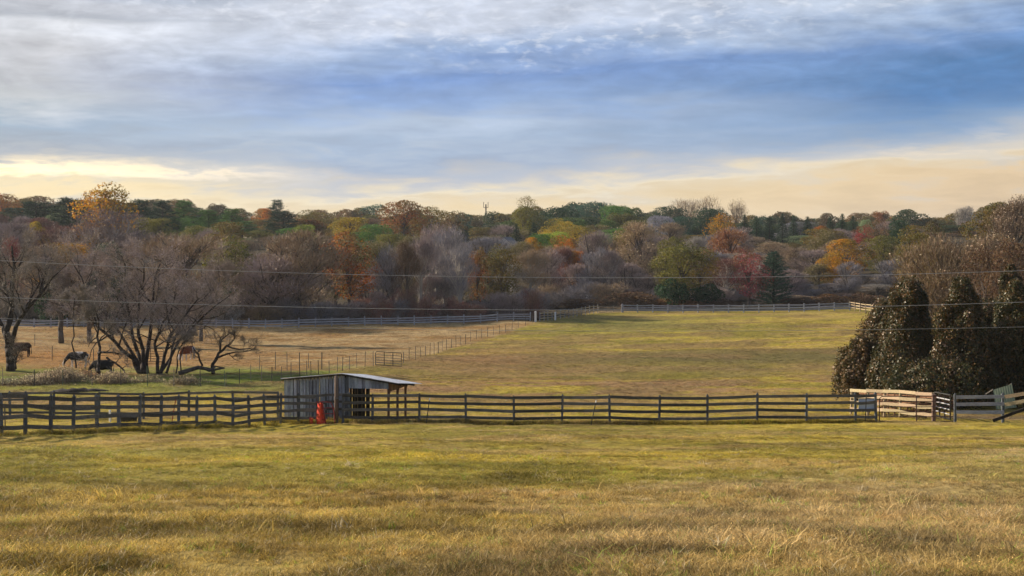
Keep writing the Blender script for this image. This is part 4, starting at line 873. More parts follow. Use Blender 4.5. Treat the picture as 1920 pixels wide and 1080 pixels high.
# ------------------------------------------------------------------ fences
def P3(px, Y, dz=0): g = ground(px, Y); g.z += dz; return g
def board_fence(posts, heights, top, label, cat='fence', name='board_fence', mat='board', pmat='boardpost', bh=.145, bt=.03, pw=.115, per=1, jit=.032, group=None, flip=1, pointed=True, skip=()):
    """posts: ground points; boards at the given heights on the camera side"""
    o = thing(name, posts[0], label, cat, group)
    for i, p in enumerate(posts):
        if i in skip: continue
        h = top + random.uniform(-.03, .05); a = p + Vector((random.uniform(-.02, .02), 0, -.3)); b = p + Vector((random.uniform(-.055, .055), random.uniform(-.04, .04), h)); mb = MB(); mb.beam(a, b, pw, pw, (0, 1, 0))
        if pointed: mb.beam(b - Vector((0, 0, .002)), b + Vector((0, 0, .06)), pw * .5, pw * .5, (0, 1, 0))
        mb.build('post', M[pmat], o)
    idx = list(range(0, len(posts) - 1, per))
    for i in idx:
        j = min(i + per, len(posts) - 1); p, q = posts[i], posts[j]; d = (q - p).normalized(); nrm = Vector((d.y, -d.x, 0)) * flip * (pw / 2 + bt / 2 + .003)
        for h in heights:
            mb = MB(); z1, z2 = h + random.uniform(-jit, jit), h + random.uniform(-jit, jit); sag = random.uniform(-.02, .008)
            pts = [p + (q - p) * t + Vector((0, 0, z1 + (z2 - z1) * t + sag * math.sin(math.pi * t))) + nrm for t in (0, .5, 1)]
            if per > 1:
                mids = [posts[k] for k in range(i, j + 1)]; pts = [m + Vector((0, 0, h + random.uniform(-jit, jit))) + nrm for m in mids]
            e = d * random.uniform(-.01, .03)
            for a, b in zip(pts[:-1], pts[1:]): mb.beam(a, b, bt * random.uniform(.9, 1.1), bh)
            mb.build('board', M[mat], o)
    return o
H4 = (1.37, 1.03, .68, .31)
def lin(px, p0, y0, p1, y1):
    t = (px - p0) / (p1 - p0); return 1 / (1 / y0 + (1 / y1 - 1 / y0) * t)
lp = [-88, -44, 0, 46, 93, 135, 181, 222, 260, 300, 333, 367, 402, 435, 466, 496, 525, 560, 593]
board_fence([P3(p, lin(p, 46, 50, 527, 70) if p < 527 else 70.2) for p in lp], H4, 1.46, 'weathered four-board fence coming towards the viewer and ending at the shed wall', mat='board')
cp = [642, 698, 785.5, 873, 963.5, 1054, 1144, 1236, 1327, 1420, 1512, 1606, 1644]
board_fence([P3(p, 70.7) for p in cp], H4, 1.46, 'long straight dark four-board fence between the shed and the pipe gate')
bp_ = [-68, 17, 100, 184, 268, 352, 437, 520]
board_fence([P3(p, 77) for p in bp_], H4, 1.42, 'bluish board fence running level behind the near one, up to the shed', bh=.12)
board_fence([P3(x, 71.6) for x in (560, 612, 655)], (1.37, 1.03, .68), 1.45, 'short blue grey stretch of boards right behind the red feeder', bh=.13)
# tan fence of the lane, receding from the gate
tp = [P3(1751 + (1597 - 1751) * t, lin(1751 + (1597 - 1751) * t, 1751, 72.4, 1597, 81)) for t in np.linspace(0, 1, 6)]
o = board_fence(tp, (1.42, 1.08, .73, .36), 1.45, 'sunlit tan board fence slanting away behind the pipe gate', mat='boardtan', pmat='boardtan', bh=.17, flip=-1)
for t in np.linspace(.05, .95, 12):
    p = P3(1757 + (1612 - 1757) * t, lin(1757 + (1612 - 1757) * t, 1757, 74.2, 1612, 83)); MB().beam(p + Vector((0, 0, -.2)), p + Vector((0, 0, 1.25)), .07, .07, (0, 1, 0)).build('stake', M['plankbrown'], o)
for k in range(3): MB().beam(P3(1757, 74.2, .35 + .4 * k), P3(1612, 83, .35 + .4 * k), .03, .1).build('rail', M['plankbrown'], o)
board_fence([P3(1793, 70.6), P3(1883, 70.6, .05)], (1.27, .90, .52), 1.42, 'blue grey three-board fence on the far side of the pipe gate', mat='boardfar', pmat='boardpost', bh=.17, jit=.03)
board_fence([P3(1886, 70.5, .05), P3(1960, 69.5, .45), P3(2040, 68.5, .8)], (1.27, .90), 1.3, 'pale tan end boards running out of the picture past the gate', mat='boardtan', pmat='boardpost', bh=.18, jit=.02, skip=(0,))
# far fences
fp = list(np.arange(-60, 1012, 31))
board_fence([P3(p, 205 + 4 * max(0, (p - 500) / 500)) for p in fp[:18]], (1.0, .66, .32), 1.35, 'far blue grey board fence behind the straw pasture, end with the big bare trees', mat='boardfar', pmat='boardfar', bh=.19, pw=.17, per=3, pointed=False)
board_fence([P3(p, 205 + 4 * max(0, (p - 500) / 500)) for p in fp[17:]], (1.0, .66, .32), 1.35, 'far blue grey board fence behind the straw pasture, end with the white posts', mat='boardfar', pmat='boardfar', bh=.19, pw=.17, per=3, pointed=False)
sp_ = np.linspace(1012, 1121, 15)
board_fence([P3(p, lin(p, 1012, 209, 1121, 229)) for p in sp_], (1.15, .78, .4), 1.35, 'pale slanting board fence climbing to the far pipe gate', mat='boardtan', pmat='boardfar', bh=.13, per=2, pointed=False)  # lit look of this run is put into its paler board colour
rp = list(np.linspace(1167, 1593, 16))
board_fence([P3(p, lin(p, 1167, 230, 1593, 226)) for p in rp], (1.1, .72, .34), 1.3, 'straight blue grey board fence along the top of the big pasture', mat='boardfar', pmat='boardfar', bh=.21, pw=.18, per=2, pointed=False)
board_fence([P3(1593 + (1662 - 1593) * t, lin(1593 + 69 * t, 1593, 226, 1662, 212), .1) for t in np.linspace(0, 1, 8)], (1.2, .8, .4), 1.35, 'white lit bend of the far fence dropping behind the evergreens', mat='boardtan', pmat='boardtan', bh=.15, per=1, flip=-1, pointed=False)  # paler than the straight run; its sunlight is put into the colour
def corner(px, Y, h, w, label, mat='white', name='fence_post'):
    g = P3(px, Y); mb = MB(); mb.beam(g - Vector((0, 0, .3)), g + Vector((0, 0, h)), w, w, (0, 1, 0)); mb.tube([g + Vector((0, 0, h - .002)), g + Vector((0, 0, h + .05))], [w * .5, w * .2], 6)
    o = mb.build(name, M[mat]); tag(o, label, 'post', 'lone posts'); return o
corner(1004, 207.5, 1.5, .32, 'pale thick post standing at the end of the far board fence'); corner(1041, 213, 1.2, .25, 'white stub post beside the slanting far fence'); corner(1167, 229.6, 1.35, .34, 'pale corner post at the far pipe gate', 'boardfar')

# wire fence with steel posts
def wire_fence(pts, h, label, mats, r=.028, strands=(.4, .75, 1.1), lean=.05):
    o = thing('wire_fence', pts[0], label, 'fence', 'wire fences of the pasture'); tops = []
    for i, p in enumerate(pts):
        hh = h * random.uniform(.85, 1.12); l = Vector((random.uniform(-lean, lean), random.uniform(-lean, lean), 0)); tops.append(l)
        MB().tube([p - Vector((0, 0, .2)), p + l + Vector((0, 0, hh))], r * random.uniform(.8, 1.3), 5).build('post', M[mats[i % len(mats)]], o)
    for s in strands:
        mb = MB(); mb.tube([p + l * (s / h) + Vector((0, 0, s)) for p, l in zip(pts, tops)], .007, 3, False); mb.build('wire', M['thinwire'], o)
    return o
dep = lambda p: float(np.interp(p, [-60, 421, 470, 530, 605, 703, 753, 795, 837, 900, 1000], [105, 105, 108, 112, 119, 127, 131, 148, 165, 185, 206]))
wire_fence([P3(p, dep(p)) for p in (-50, 4, 63, 117, 172, 226, 276, 325, 375, 421)], 1.35, 'wire fence on green stakes below the many-stemmed tree', ['greenpost', 'greypost', 'steel'])
wire_fence([P3(p, dep(p)) for p in (423, 448, 470, 490, 509, 527, 545, 562, 575, 583, 597, 617, 632, 642, 655, 669, 684, 700)], 1.25, 'wire fence of grey stakes curving up to the grey pasture gate', ['greypost', 'steel', 'greypost'])
wire_fence([P3(p, dep(p)) for p in (756, 767, 779, 789, 798, 806, 814, 822, 829, 837, 846, 855, 864, 873, 882, 893, 903, 914, 925, 937, 948, 960, 972, 985, 998)], 1.25, 'wire fence of thin stakes climbing from the grey pasture gate to the far corner', ['greypost', 'steel'])
wire_fence([P3(p, Y) for p, Y in ((65, 165), (97, 132), (175, 130), (238, 131))], 1.5, 'sparse dark stakes with wire behind the cows', ['steel'], .04)
wire_fence([P3(p, Y) for p, Y in ((486, 124), (516, 124), (538, 123), (561, 124), (578, 125), (603, 123))], 1.5, 'second line of taller stakes just behind the curving wire fence', ['greypost', 'steel'], .035)

def pipe_gate(a, b, zs, nup, r, mat, label, top, name='pipe_gate', cross=False, mat2=None, round_=True):
    a = Vector(a); b = Vector(b); o = thing(name, a, label, 'gate', None); d = (b - a); L = d.length; u = d / L; k = .12 if round_ else .0
    z0, z1 = zs[0], top
    MB().tube([a + Vector((0, 0, z0)), a + Vector((0, 0, z1 - k)), a + u * k + Vector((0, 0, z1)), b - u * k + Vector((0, 0, z1)), b + Vector((0, 0, z1 - k)), b + Vector((0, 0, z0)), a + Vector((0, 0, z0))], r * 1.25, 6, False).build('frame', M[mat], o)
    for z in zs[1:-1] if zs[-1] >= top - .02 else zs[1:]: MB().tube([a + Vector((0, 0, z)), b + Vector((0, 0, z))], r, 5).build('rail', M[mat2 or mat], o)
    for i in range(nup): q = a + d * (i + 1) / (nup + 1); MB().beam(q + Vector((0, 0, z0)), q + Vector((0, 0, z1)), r * 2.2, r * 1.4, (0, 1, 0)).build('upright', M[mat], o)
    return o
pipe_gate(P3(1650, 70.65), P3(1789, 70.75), [.04, .28, .52, .78, 1.05], 1, .022, 'gatepipe', 'dark red pipe gate closing the lane beside the tan fence', 1.32)
pipe_gate(P3(1754, 77), P3(1783, 71.4), [.12, .36, .6, .86, 1.1], 2, .03, 'steel', 'white railed gate swung open behind the end of the red pipe gate', 1.36, mat2='whitepipe', round_=False)
pipe_gate(P3(704, 127), P3(753, 126), [.1, .32, .55, .78, 1.02], 2, .028, 'steel', 'grey pipe gate standing in the wire fence above the shed roof', 1.3, mat2='gatetan')
pipe_gate(P3(234, 131), P3(306, 131), [.15, .4, .62, .85, 1.1], 2, .025, 'steel', 'dark pipe gate seen through the stems of the many-stemmed tree', 1.35)
pipe_gate(P3(1123, 229.2), P3(1164, 229.6), [.1, .42, .74], 2, .035, 'gatetan', 'far pipe gate in the gap between the slanting and the straight fence', 1.05, round_=False)
g = P3(1752, 72); tag(MB().beam(g - Vector((0, 0, .3)), g + Vector((0, 0, 1.4)), .17, .17, (0, 1, 0)).build('fence_post', M['postbrown']), 'thick brown post between the tan fence and the white railed gate', 'post', 'lone posts')
g = P3(1646, 70.9); 
for k, (px, py0, px1, py1, Y, lab, mt) in enumerate(((1107, 803, 1117, 755, 69.6, 'leaning dark steel stake with a pale tip before the long fence', 'steel'), (798, 797, 805, 751, 69.8, 'leaning steel stake with a white tip, just past the shed roof end', 'steel'), (319, 790, 329, 752, 71, 'thin rusty rod leaning behind the near board fence', 'reddark'), (1624, 793, 1624, 742, 70.45, 'upright steel stake before the pale blue sheet', 'steel'), (8, 835, 9, 770, 50.5, 'thin upright stake behind the first bay of the near board fence', 'steel'))):
    a = ground(px, Y); b = at(px1, py1, Y); o = thing('steel_stake', a, lab, 'stake', 'steel stakes by the front fence')
    sh_ = MB().tube([a - Vector((0, 0, .2)), b], .024, 5).build('shaft', M[mt], o); MB().tube([b, b + (b - a).normalized() * .12], .028, 5).build('tip', M['white' if k in (0, 1) else mt], sh_)
a = at(1610, 748, 70.8); b = at(1641.5, 771.5, 70.8); o = thing('sheet_panel', (a.x, 70.8, b.z), 'pale blue plain sheet fixed to the back of the long fence by the gate', 'panel')
MB().box(((a.x + b.x) / 2, 70.805, (a.z + b.z) / 2), (abs(b.x - a.x), .012, a.z - b.z)).build('sheet', M['sign'], o); MB().beam(at(1610, 747.4, 70.79), at(1641.5, 747.4, 70.79), .02, .03).build('edge_strip', M['boardpost'], o)
# pale green leaning sheet and fallen timber by the end fence
o = thing('roofing_sheet', P3(1882, 71.6), 'pale green corrugated sheet leaning behind the end fence', 'panel'); q = [at(1868, 768, 71.3), at(1906, 764, 71.3), at(1897, 720, 72.2), at(1862, 731, 72.2)]
mb = MB(); n = 16
for i in range(n + 1):
    t = i / n; off = Vector((0, -.006 * math.cos(i * math.pi), 0)); mb.v += [tuple(q[0].lerp(q[1], t) + off), tuple(q[3].lerp(q[2], t) + off), tuple(q[0].lerp(q[1], t) + off + Vector((0, .012, 0))), tuple(q[3].lerp(q[2], t) + off + Vector((0, .012, 0)))]
for i in range(n): a = i * 4; mb.f += [(a, a + 4, a + 5, a + 1), (a + 2, a + 3, a + 7, a + 6)]
mb.build('sheet', M['panelgreen'], o)
for i, (x, y) in enumerate(((1862, 731), (1897, 720))): MB().beam(at(x, y - 1, 72.2), at(x - (18 if i else 14), y + 8 + i * 3, 72.6), .03, .05).build('batten', M['greypost'], o)
tag(MB().beam(at(1862, 789, 69.9), at(1945, 758, 69.7), .12, .14).build('fallen_beam', M['plankdark']), 'dark heavy beam lying aslant at the foot of the end fence', 'beam')

# ------------------------------------------------------------------ shed
def shed():
    og = P3(728, 72.0); o = thing('cattle_shed', og, 'grey plank cattle shed with pale tin roof and an open side', 'shed', None, -R(11)); Mx = Matrix.Rotation(-R(11), 4, 'Z'); Mx.translation = og
    Wd, Dp, xr = 5.62, 3.5, -2.42; T = lambda x, y, z: tuple(Mx @ Vector((x, y, z)))
    slope = lambda y: -.10 * y
    def zr(x, y=0): 
        z = np.interp(x, [-Wd - .15, xr, .95], [2.08, 2.40, 1.90]); return float(z) + slope(y)
    def gzz(x, y): w = Mx @ Vector((x, y, 0)); return gz(w.x, w.y) - og.z
    class S(MB):
        def plank(s, x0, x1, z0, z1a, z1b, y, t=.022):
            n = len(s.v); s.v += [T(x, yy, z) for yy in (y, y + t) for x, z in ((x0, z0), (x1, z0), (x1, z1b), (x0, z1a))]
            s.f += [(n, n + 1, n + 2, n + 3), (n + 7, n + 6, n + 5, n + 4), (n, n + 4, n + 5, n + 1), (n + 1, n + 5, n + 6, n + 2), (n + 2, n + 6, n + 7, n + 3), (n + 3, n + 7, n + 4, n)]
        def splank(s, y0, y1, z0, z1, x, t=.022):
            n = len(s.v); s.v += [T(xx, y, z) for xx in (x, x - t) for y, z in ((y0, z0), (y1, z0), (y1, z1), (y0, z1))]
            s.f += [(n, n + 1, n + 2, n + 3), (n + 7, n + 6, n + 5, n + 4), (n, n + 4, n + 5, n + 1), (n + 1, n + 5, n + 6, n + 2), (n + 2, n + 6, n + 7, n + 3), (n + 3, n + 7, n + 4, n)]
    f = S(); x = -Wd
    while x < xr - .02:
        w = random.uniform(.15, .21); x2 = min(x + w, xr + .3); g = random.choice((.01, .02, .035, .045)); f.plank(x, x2 - g, gzz(x, 0) + random.uniform(0, .08), zr(x) - .02, zr(x2) - .02, random.uniform(-.006, .006)); x = x2
    f.build('plank_wall', M['plank'], o)
    f = S(); x = xr + .3
    while x < 0: w = random.uniform(.15, .2); x2 = min(x + w, .0); f.plank(x, x2 - .006, 1.66 + random.uniform(-.015, .01), zr(x) - .02, zr(x2) - .02, random.uniform(-.006, .006)); x = x2
    f.build('gable_planks', M['plank'], o)
    f = S(); f.plank(xr + .16, xr + .3, gzz(xr, 0), zr(xr) - .05, zr(xr) - .05, -.004); f.plank(xr - .02, xr + .15, gzz(xr, 0), 2.2, 2.2, .02); f.build('corner_board', M['boardpost'], o)
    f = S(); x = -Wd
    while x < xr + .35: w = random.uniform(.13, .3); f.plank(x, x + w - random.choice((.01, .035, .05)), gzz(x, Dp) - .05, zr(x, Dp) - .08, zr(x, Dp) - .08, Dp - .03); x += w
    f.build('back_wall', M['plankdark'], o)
    f = S(); y = 0.05
    while y < Dp: f.splank(y, min(y + .16, Dp), gzz(-Wd, y), zr(-Wd, y) - .05, -Wd + .022); y += .17
    f.build('end_wall', M['plank'], o)
    f = S(); y = .03
    while y < Dp + .01: f.splank(y, y + .17, 1.5, zr(0, y) - .03, .03); y += .18
    f.build('side_header', M['plankbrown'], o)
    f = S()
    for k in range(12): f.plank(.05 + k * .0, .06, 1.6, 1.7, 1.7, .2) if k == 0 else None
    for (xx, yy) in ((-.03, .12), (-.03, Dp * .52), (-.03, Dp - .1)):
        a = Mx @ Vector((xx, yy, gzz(xx, yy) - .2)); b = Mx @ Vector((xx, yy, zr(xx, yy) - .08)); pp = MB().beam(a, b, .12, .12, (0, 1, 0)).build('post', M['plankbrown'], o)
        MB().beam(Mx @ Vector((xx, yy + .02, 1.25)), Mx @ Vector((xx, yy + .3, 1.6)), .04, .09, (1, 0, 0)).build('brace', M['plankbrown'], pp)
    for (xx, yy) in ((-Wd + .1, .1), (xr + .1, .12), (-Wd + .1, Dp - .1), (xr + .3, Dp - .12)):
        MB().beam(Mx @ Vector((xx, yy, gzz(xx, yy) - .2)), Mx @ Vector((xx, yy, zr(xx, yy) - .08)), .1, .1, (0, 1, 0)).build('post', M['plankdark'], o)
    # corrugated roof in two slopes
    rf = MB(); ny = 44; ys = np.linspace(-.22, Dp + .45, ny)
    for sgn, (xa, xb) in enumerate(((-Wd - .12, xr), (xr, .62))):
        n = len(rf.v)
        for th in (0, -.018):
            for x in (xa, xb):
                for i, y in enumerate(ys): rf.v.append(T(x + (.12 * (y / Dp) if (sgn and x == xb) else 0), y, zr(x, y) + .02 + .011 * (i % 2) + th))
        for i in range(ny - 1):
            rf.f += [(n + i, n + i + 1, n + ny + i + 1, n + ny + i), (n + 2 * ny + i, n + 3 * ny + i, n + 3 * ny + i + 1, n + 2 * ny + i + 1)]
        rf.f += [(n, n + ny, n + 3 * ny, n + 2 * ny), (n + ny - 1, n + 3 * ny - 1, n + 4 * ny - 1, n + 2 * ny - 1)]
    rf.build('tin_roof', M['tin'], o)
    for x0, x1 in ((-Wd - .1, xr), (xr, .5)): MB().beam(Mx @ Vector((x0, -.15, zr(x0) - .045)), Mx @ Vector((x1, -.15, zr(x1) - .045)), .03, .05).build('rafter', M['plankdark'], o)
    for y in (.4, 1.7, 3.1): MB().beam(Mx @ Vector((xr + .1, y, zr(xr, y) - .06)), Mx @ Vector((.55, y, zr(.55, y) - .06)), .05, .1).build('rafter', M['plankdark'], o)
shed()
o = thing('wooden_pole', P3(630, 70.9), 'tall weathered round pole standing before the shed ridge', 'pole'); g = P3(630, 70.9); MB().tube([g - Vector((0, 0, .3)), g + Vector((.01, 0, 1.2)), at(630.5, 705, 70.9)], [.105, .1, .085], 10).build('shaft', M['postbrown'], o, True)
MB().tube([g + Vector((0, 0, 1.25)), g + Vector((0, 0, 1.32))], .112, 10, False).build('wire_band', M['thinwire'], o)
# red hay feeder on edge
o = thing('hay_feeder', P3(603, 70.0), 'red metal hay feeder tipped on its edge against the shed fence', 'feeder')
mb = MB(); n = 10; Lc = []
for i in range(n + 1):
    t = i / n; y = 756 + 43 * t; Lc.append((at(595.5 - 1.5 * t + 3.5 * math.sin(3.14 * t) * -.3, y, 69.95), at(601 + 1.5 * t, y - 1, 69.72), at(605.5 + 6.5 * t, y, 69.95)))
for a, b, c in Lc:
    for q in (a, b, c): mb.v += [tuple(q), tuple(q + Vector((0, .03, 0)))]
for i in range(n):
    s = i * 6; e = s + 6
    for k in (0, 2): mb.f += [(s + k, s + k + 2, e + k + 2, e + k), (s + k + 1, e + k + 1, e + k + 3, s + k + 3)]
    mb.f += [(s, e, e + 1, s + 1), (s + 4, s + 5, e + 5, e + 4)]
mb.f += [(0, 1, 3, 2), (2, 3, 5, 4)]; mb.build('sheet_skirt', M['redpaint'], o)
mb = MB(); MB.tube(mb, [at(593, 754, 69.9), at(606, 753, 69.9), at(620, 754.5, 70.2), at(625, 765, 70.4), at(627, 780, 70.5), at(628, 797, 70.5)], .026, 6); mb.build('rim_pipe', M['reddark'], o)
MB().tube([at(603, 754, 69.85), at(606, 768, 69.8), at(609, 783, 69.8), at(611.5, 797, 69.8)], .03, 6).build('rim_pipe', M['reddark'], o)
for y in (765, 776, 786, 795): MB().tube([at(594, y, 69.9), at(607, y, 69.75), at(619, y - .5, 70.1), at(627, y, 70.45)], .02, 5).build('cross_pipe', M['reddark'], o)
o = thing('bucket', P3(583, 70.0), 'small red and grey bucket at the foot of the shed wall', 'bucket'); g = P3(583, 70.0)
MB().tube([g, g + Vector((0, 0, .26)), g + Vector((0, 0, .3))], [.08, .1, .105], 10).build('pail', M['redpaint'], o); MB().tube([g + Vector((-.1, 0, .28)), g + Vector((-.05, 0, .36)), g + Vector((.05, 0, .36)), g + Vector((.1, 0, .28))], .01, 5).build('handle', M['steel'], o)
# trough, white standpipe
g = P3(240, 74.2); o = thing('water_trough', g, 'black oblong water trough behind the near board fence', 'trough'); mb = MB()
w, d_, h = .46, .3, .3
for z, s in ((0, .86), (h, 1), (h, .9), (.08, .8)):
    for k in range(16): t = k * math.pi / 8; mb.v.append(tuple(g + Vector((w * s * math.copysign(abs(math.cos(t)) ** .6, math.cos(t)), d_ * s * math.copysign(abs(math.sin(t)) ** .6, math.sin(t)), z))))
for a in range(3):
    for k in range(16): k2 = (k + 1) % 16; mb.f.append((a * 16 + k, a * 16 + k2, a * 16 + 16 + k2, a * 16 + 16 + k))
mb.f.append(tuple(48 + k for k in range(16))); mb.build('tub', M['rubber'], o)
g = P3(205, 73); o = thing('standpipe', g, 'short white standpipe beside the black trough', 'standpipe'); MB().tube([g - Vector((0, 0, .1)), g + Vector((0, 0, .62))], .055, 10).build('pipe', M['white'], o); MB().tube([g + Vector((0, 0, .615)), g + Vector((0, 0, .66))], [.065, .05], 10).build('cap', M['white'], o)

# hollow in the pasture: bare sand and a small red tub
def mound(px, Y, rx, ry, h, mat, label, cat, name, seed, lift=0):
    g = P3(px, Y); rs = 28; rr = 9; mb = MB(); top = []
    for i in range(rr + 1):
        for k in range(rs):
            t = i / rr; a = 6.283 * k / rs; e = 1 + .35 * (float(vnoise(math.cos(a) * 2 + 5, math.sin(a) * 2 + seed, seed)) - .5); x, y = rx * t * e * math.cos(a), ry * t * e * math.sin(a)
            z = gz(g.x + x, g.y + y) + lift + h * (1 - t ** 2) * (.6 + .8 * float(vnoise(x * 2.5 + seed, y * 2.5, seed))) - (.04 if i == rr else 0); mb.v.append((g.x + x, g.y + y, z))
    for i in range(rr):
        for k in range(rs): k2 = (k + 1) % rs; mb.f.append((i * rs + k, i * rs + k2, (i + 1) * rs + k2, (i + 1) * rs + k)) if i else mb.f.append((k, rs + k2, rs + k)) 
    o = mb.build(name, M[mat], None, True); return tag(o, label, cat, kind=None)
mound(1246, 118.5, 1.1, 1.1, .10, 'sand', 'pale bare sand patch in the hollow of the big pasture', 'sand patch', 'sand_patch', 3, .04)
g = P3(1238, 118); o = thing('feed_tub', g, 'small dark red tub on the bare sand patch', 'tub'); MB().tube([g, g + Vector((0, 0, .2)), g + Vector((0, 0, .26))], [.17, .2, .21], 10).build('tub_body', M['reddark'], o); MB().tube([g + Vector((0, 0, .255)), g + Vector((0, 0, .3))], [.21, .12], 10).build('lid', M['redpaint'], o)
mound(135, 101, 1.9, .7, .26, 'soil', 'long heap of black soil below the pale weed clump', 'soil heap', 'soil_heap', 5)
mound(178, 101, 1.0, .5, .2, 'soil', 'small heap of black soil below the crooked tree', 'soil heap', 'soil_heap', 8)
# fallen logs under the leaning tree
def log(pts, r, label): tag(MB().tube([at(*p) for p in pts], r, 8).build('fallen_log', M['bark'], None, True), label, 'log', 'fallen logs')
log([(335, 700, 118), (352, 695, 118.5), (372, 689, 119), (395, 693, 119), (404, 688, 119)], [.2, .19, .17, .13, .06], 'thick bent log lying under the leaning tree')
log([(272, 708, 119), (290, 705, 119.5), (310, 702, 120)], [.17, .15, .1], 'short dark log against the base of the many-stemmed tree')
log([(376, 688, 118.5), (392, 695, 118), (420, 690, 118.5), (400, 686, 118.5)], [.12, .11, .09, .04], 'thinner log branching off behind the bent one')
# weeds with pale seed heads
def weed(px, Y, rx, h, label, seed, n=900, heads=2600, col=(.42, .34, .22)):
    h *= .66; rx *= .85; heads = int(heads * .7)
    rs = np.random.default_rng(seed + 900); g = P3(px, Y); o = thing('weed_clump', g, label, 'weeds', 'pale weeds by the wire fence'); ry = min(rx, 1.6)
    X = rs.normal(size=n) * rx * .45; Yy = rs.normal(size=n) * ry * .5; Z = hgt(g.x + X, g.y + Yy) - g.z; A = np.stack([X, Yy, Z - .02], 1); prof = np.exp(-(X / rx) ** 2 * 1.2) * (.55 + .7 * fbm(X * 1.1 + seed, Yy * 1.1, seed, 3))
    B = A + np.stack([rs.normal(size=n) * .22, rs.normal(size=n) * .15, h * prof * rs.uniform(.6, 1.1, n)], 1); V, Q = ribbons(A, B, np.full(n, .022)); s = link('stems', np_mesh('stems', V, Q, rs.random(n), M['twig']), o); s.color = (.15, .11, .07, 1)
    k = rs.choice(n, heads); t = rs.uniform(.35, 1.02, (heads, 1)) ** .6; P = A[k] + (B[k] - A[k]) * t + rs.normal(size=(heads, 3)) * .07; V, Q = leaf_quads(P, rdir(heads), .075 * rs.uniform(.5, 1.4, heads), 1.1)
    lum = np.clip((t[:, 0] - .4) * 1.3 + rs.normal(size=heads) * .2, 0, 1.1); f = link('seed_heads', np_mesh('seed_heads', V, Q, lum, M['leaf']), o); f.color = (*col, 1)
weed(112, 107.5, 2.6, 1.9, 'largest pale seeded weed clump in front of the grazing cows', 1, 1300, 4200)
weed(62, 106.5, 2.0, 1.2, 'lower pale weed clump beside the largest one', 2, 800, 2000, (.42, .36, .24))
weed(160, 112, 1.9, 1.4, 'orange brown weed clump beneath the black and white cow', 3, 800, 2200, (.42, .27, .14))
weed(212, 107, 1.8, 1.4, 'cream weed clump beside the crooked tree', 4, 800, 2200)
weed(15, 106.5, 1.6, .8, 'short greenish weeds by the end of the wire fence', 5, 500, 1000, (.3, .3, .18))
weed(345, 107, 2.0, .8, 'low tan weeds in front of the fallen logs', 6, 600, 1300, (.40, .33, .2)); weed(275, 108, 1.8, .8, 'low weeds in front of the many-stemmed tree', 7, 500, 900, (.36, .32, .18))

# ------------------------------------------------------------------ cows
def cow_mat(name, a, b, thr, scale=1.6, off=0):
    m, nt = new_mat(name); N = NT(nt); tc = N.n('ShaderNodeTexCoord'); mp = N.n('ShaderNodeMapping'); N.l(tc.outputs['Object'], mp.inputs[0]); mp.inputs['Location'].default_value = (off, off * .7, 0)
    f = N.ramp(N.noise(mp.outputs[0], scale, 1.5, .4, .6), [(thr, 0), (thr + .03, 1)]); p = N.n('ShaderNodeBsdfPrincipled', i_Roughness=.8); p.inputs['Specular IOR Level'].default_value = .2; N.l(N.mix(f, a, b), p.inputs['Base Color']); out(N, p.outputs[0]); return m
def pied_mat(name, dark, white, front, legz, off):
    m, nt = new_mat(name); N = NT(nt); tc = N.n('ShaderNodeTexCoord'); sx = N.n('ShaderNodeSeparateXYZ'); N.l(tc.outputs['Object'], sx.inputs[0]); mp = N.n('ShaderNodeMapping'); N.l(tc.outputs['Object'], mp.inputs[0]); mp.inputs['Location'].default_value = (off, off, off)
    n = N.noise(mp.outputs[0], 1.9, 1.5, .4, .6); a = N.math('ADD', N.math('MULTIPLY', N.math('SUBTRACT', n, .5), 2.2), N.math('SUBTRACT', sx.outputs[0], front)); w = N.math('MULTIPLY', N.ramp(a, [(.02, 0), (.06, 1)]), N.ramp(n, [(.44, 0), (.47, 1)]))
    lg = N.math('MULTIPLY', N.math('LESS_THAN', sx.outputs[2], legz), N.math('GREATER_THAN', sx.outputs[0], -.85)); face = N.math('LESS_THAN', sx.outputs[0], -1.27); w = N.math('MAXIMUM', N.math('MAXIMUM', w, lg), face, clamp=True)
    p = N.n('ShaderNodeBsdfPrincipled', i_Roughness=.8); p.inputs['Specular IOR Level'].default_value = .2; N.l(N.mix(w, dark, white), p.inputs['Base Color']); out(N, p.outputs[0]); return m
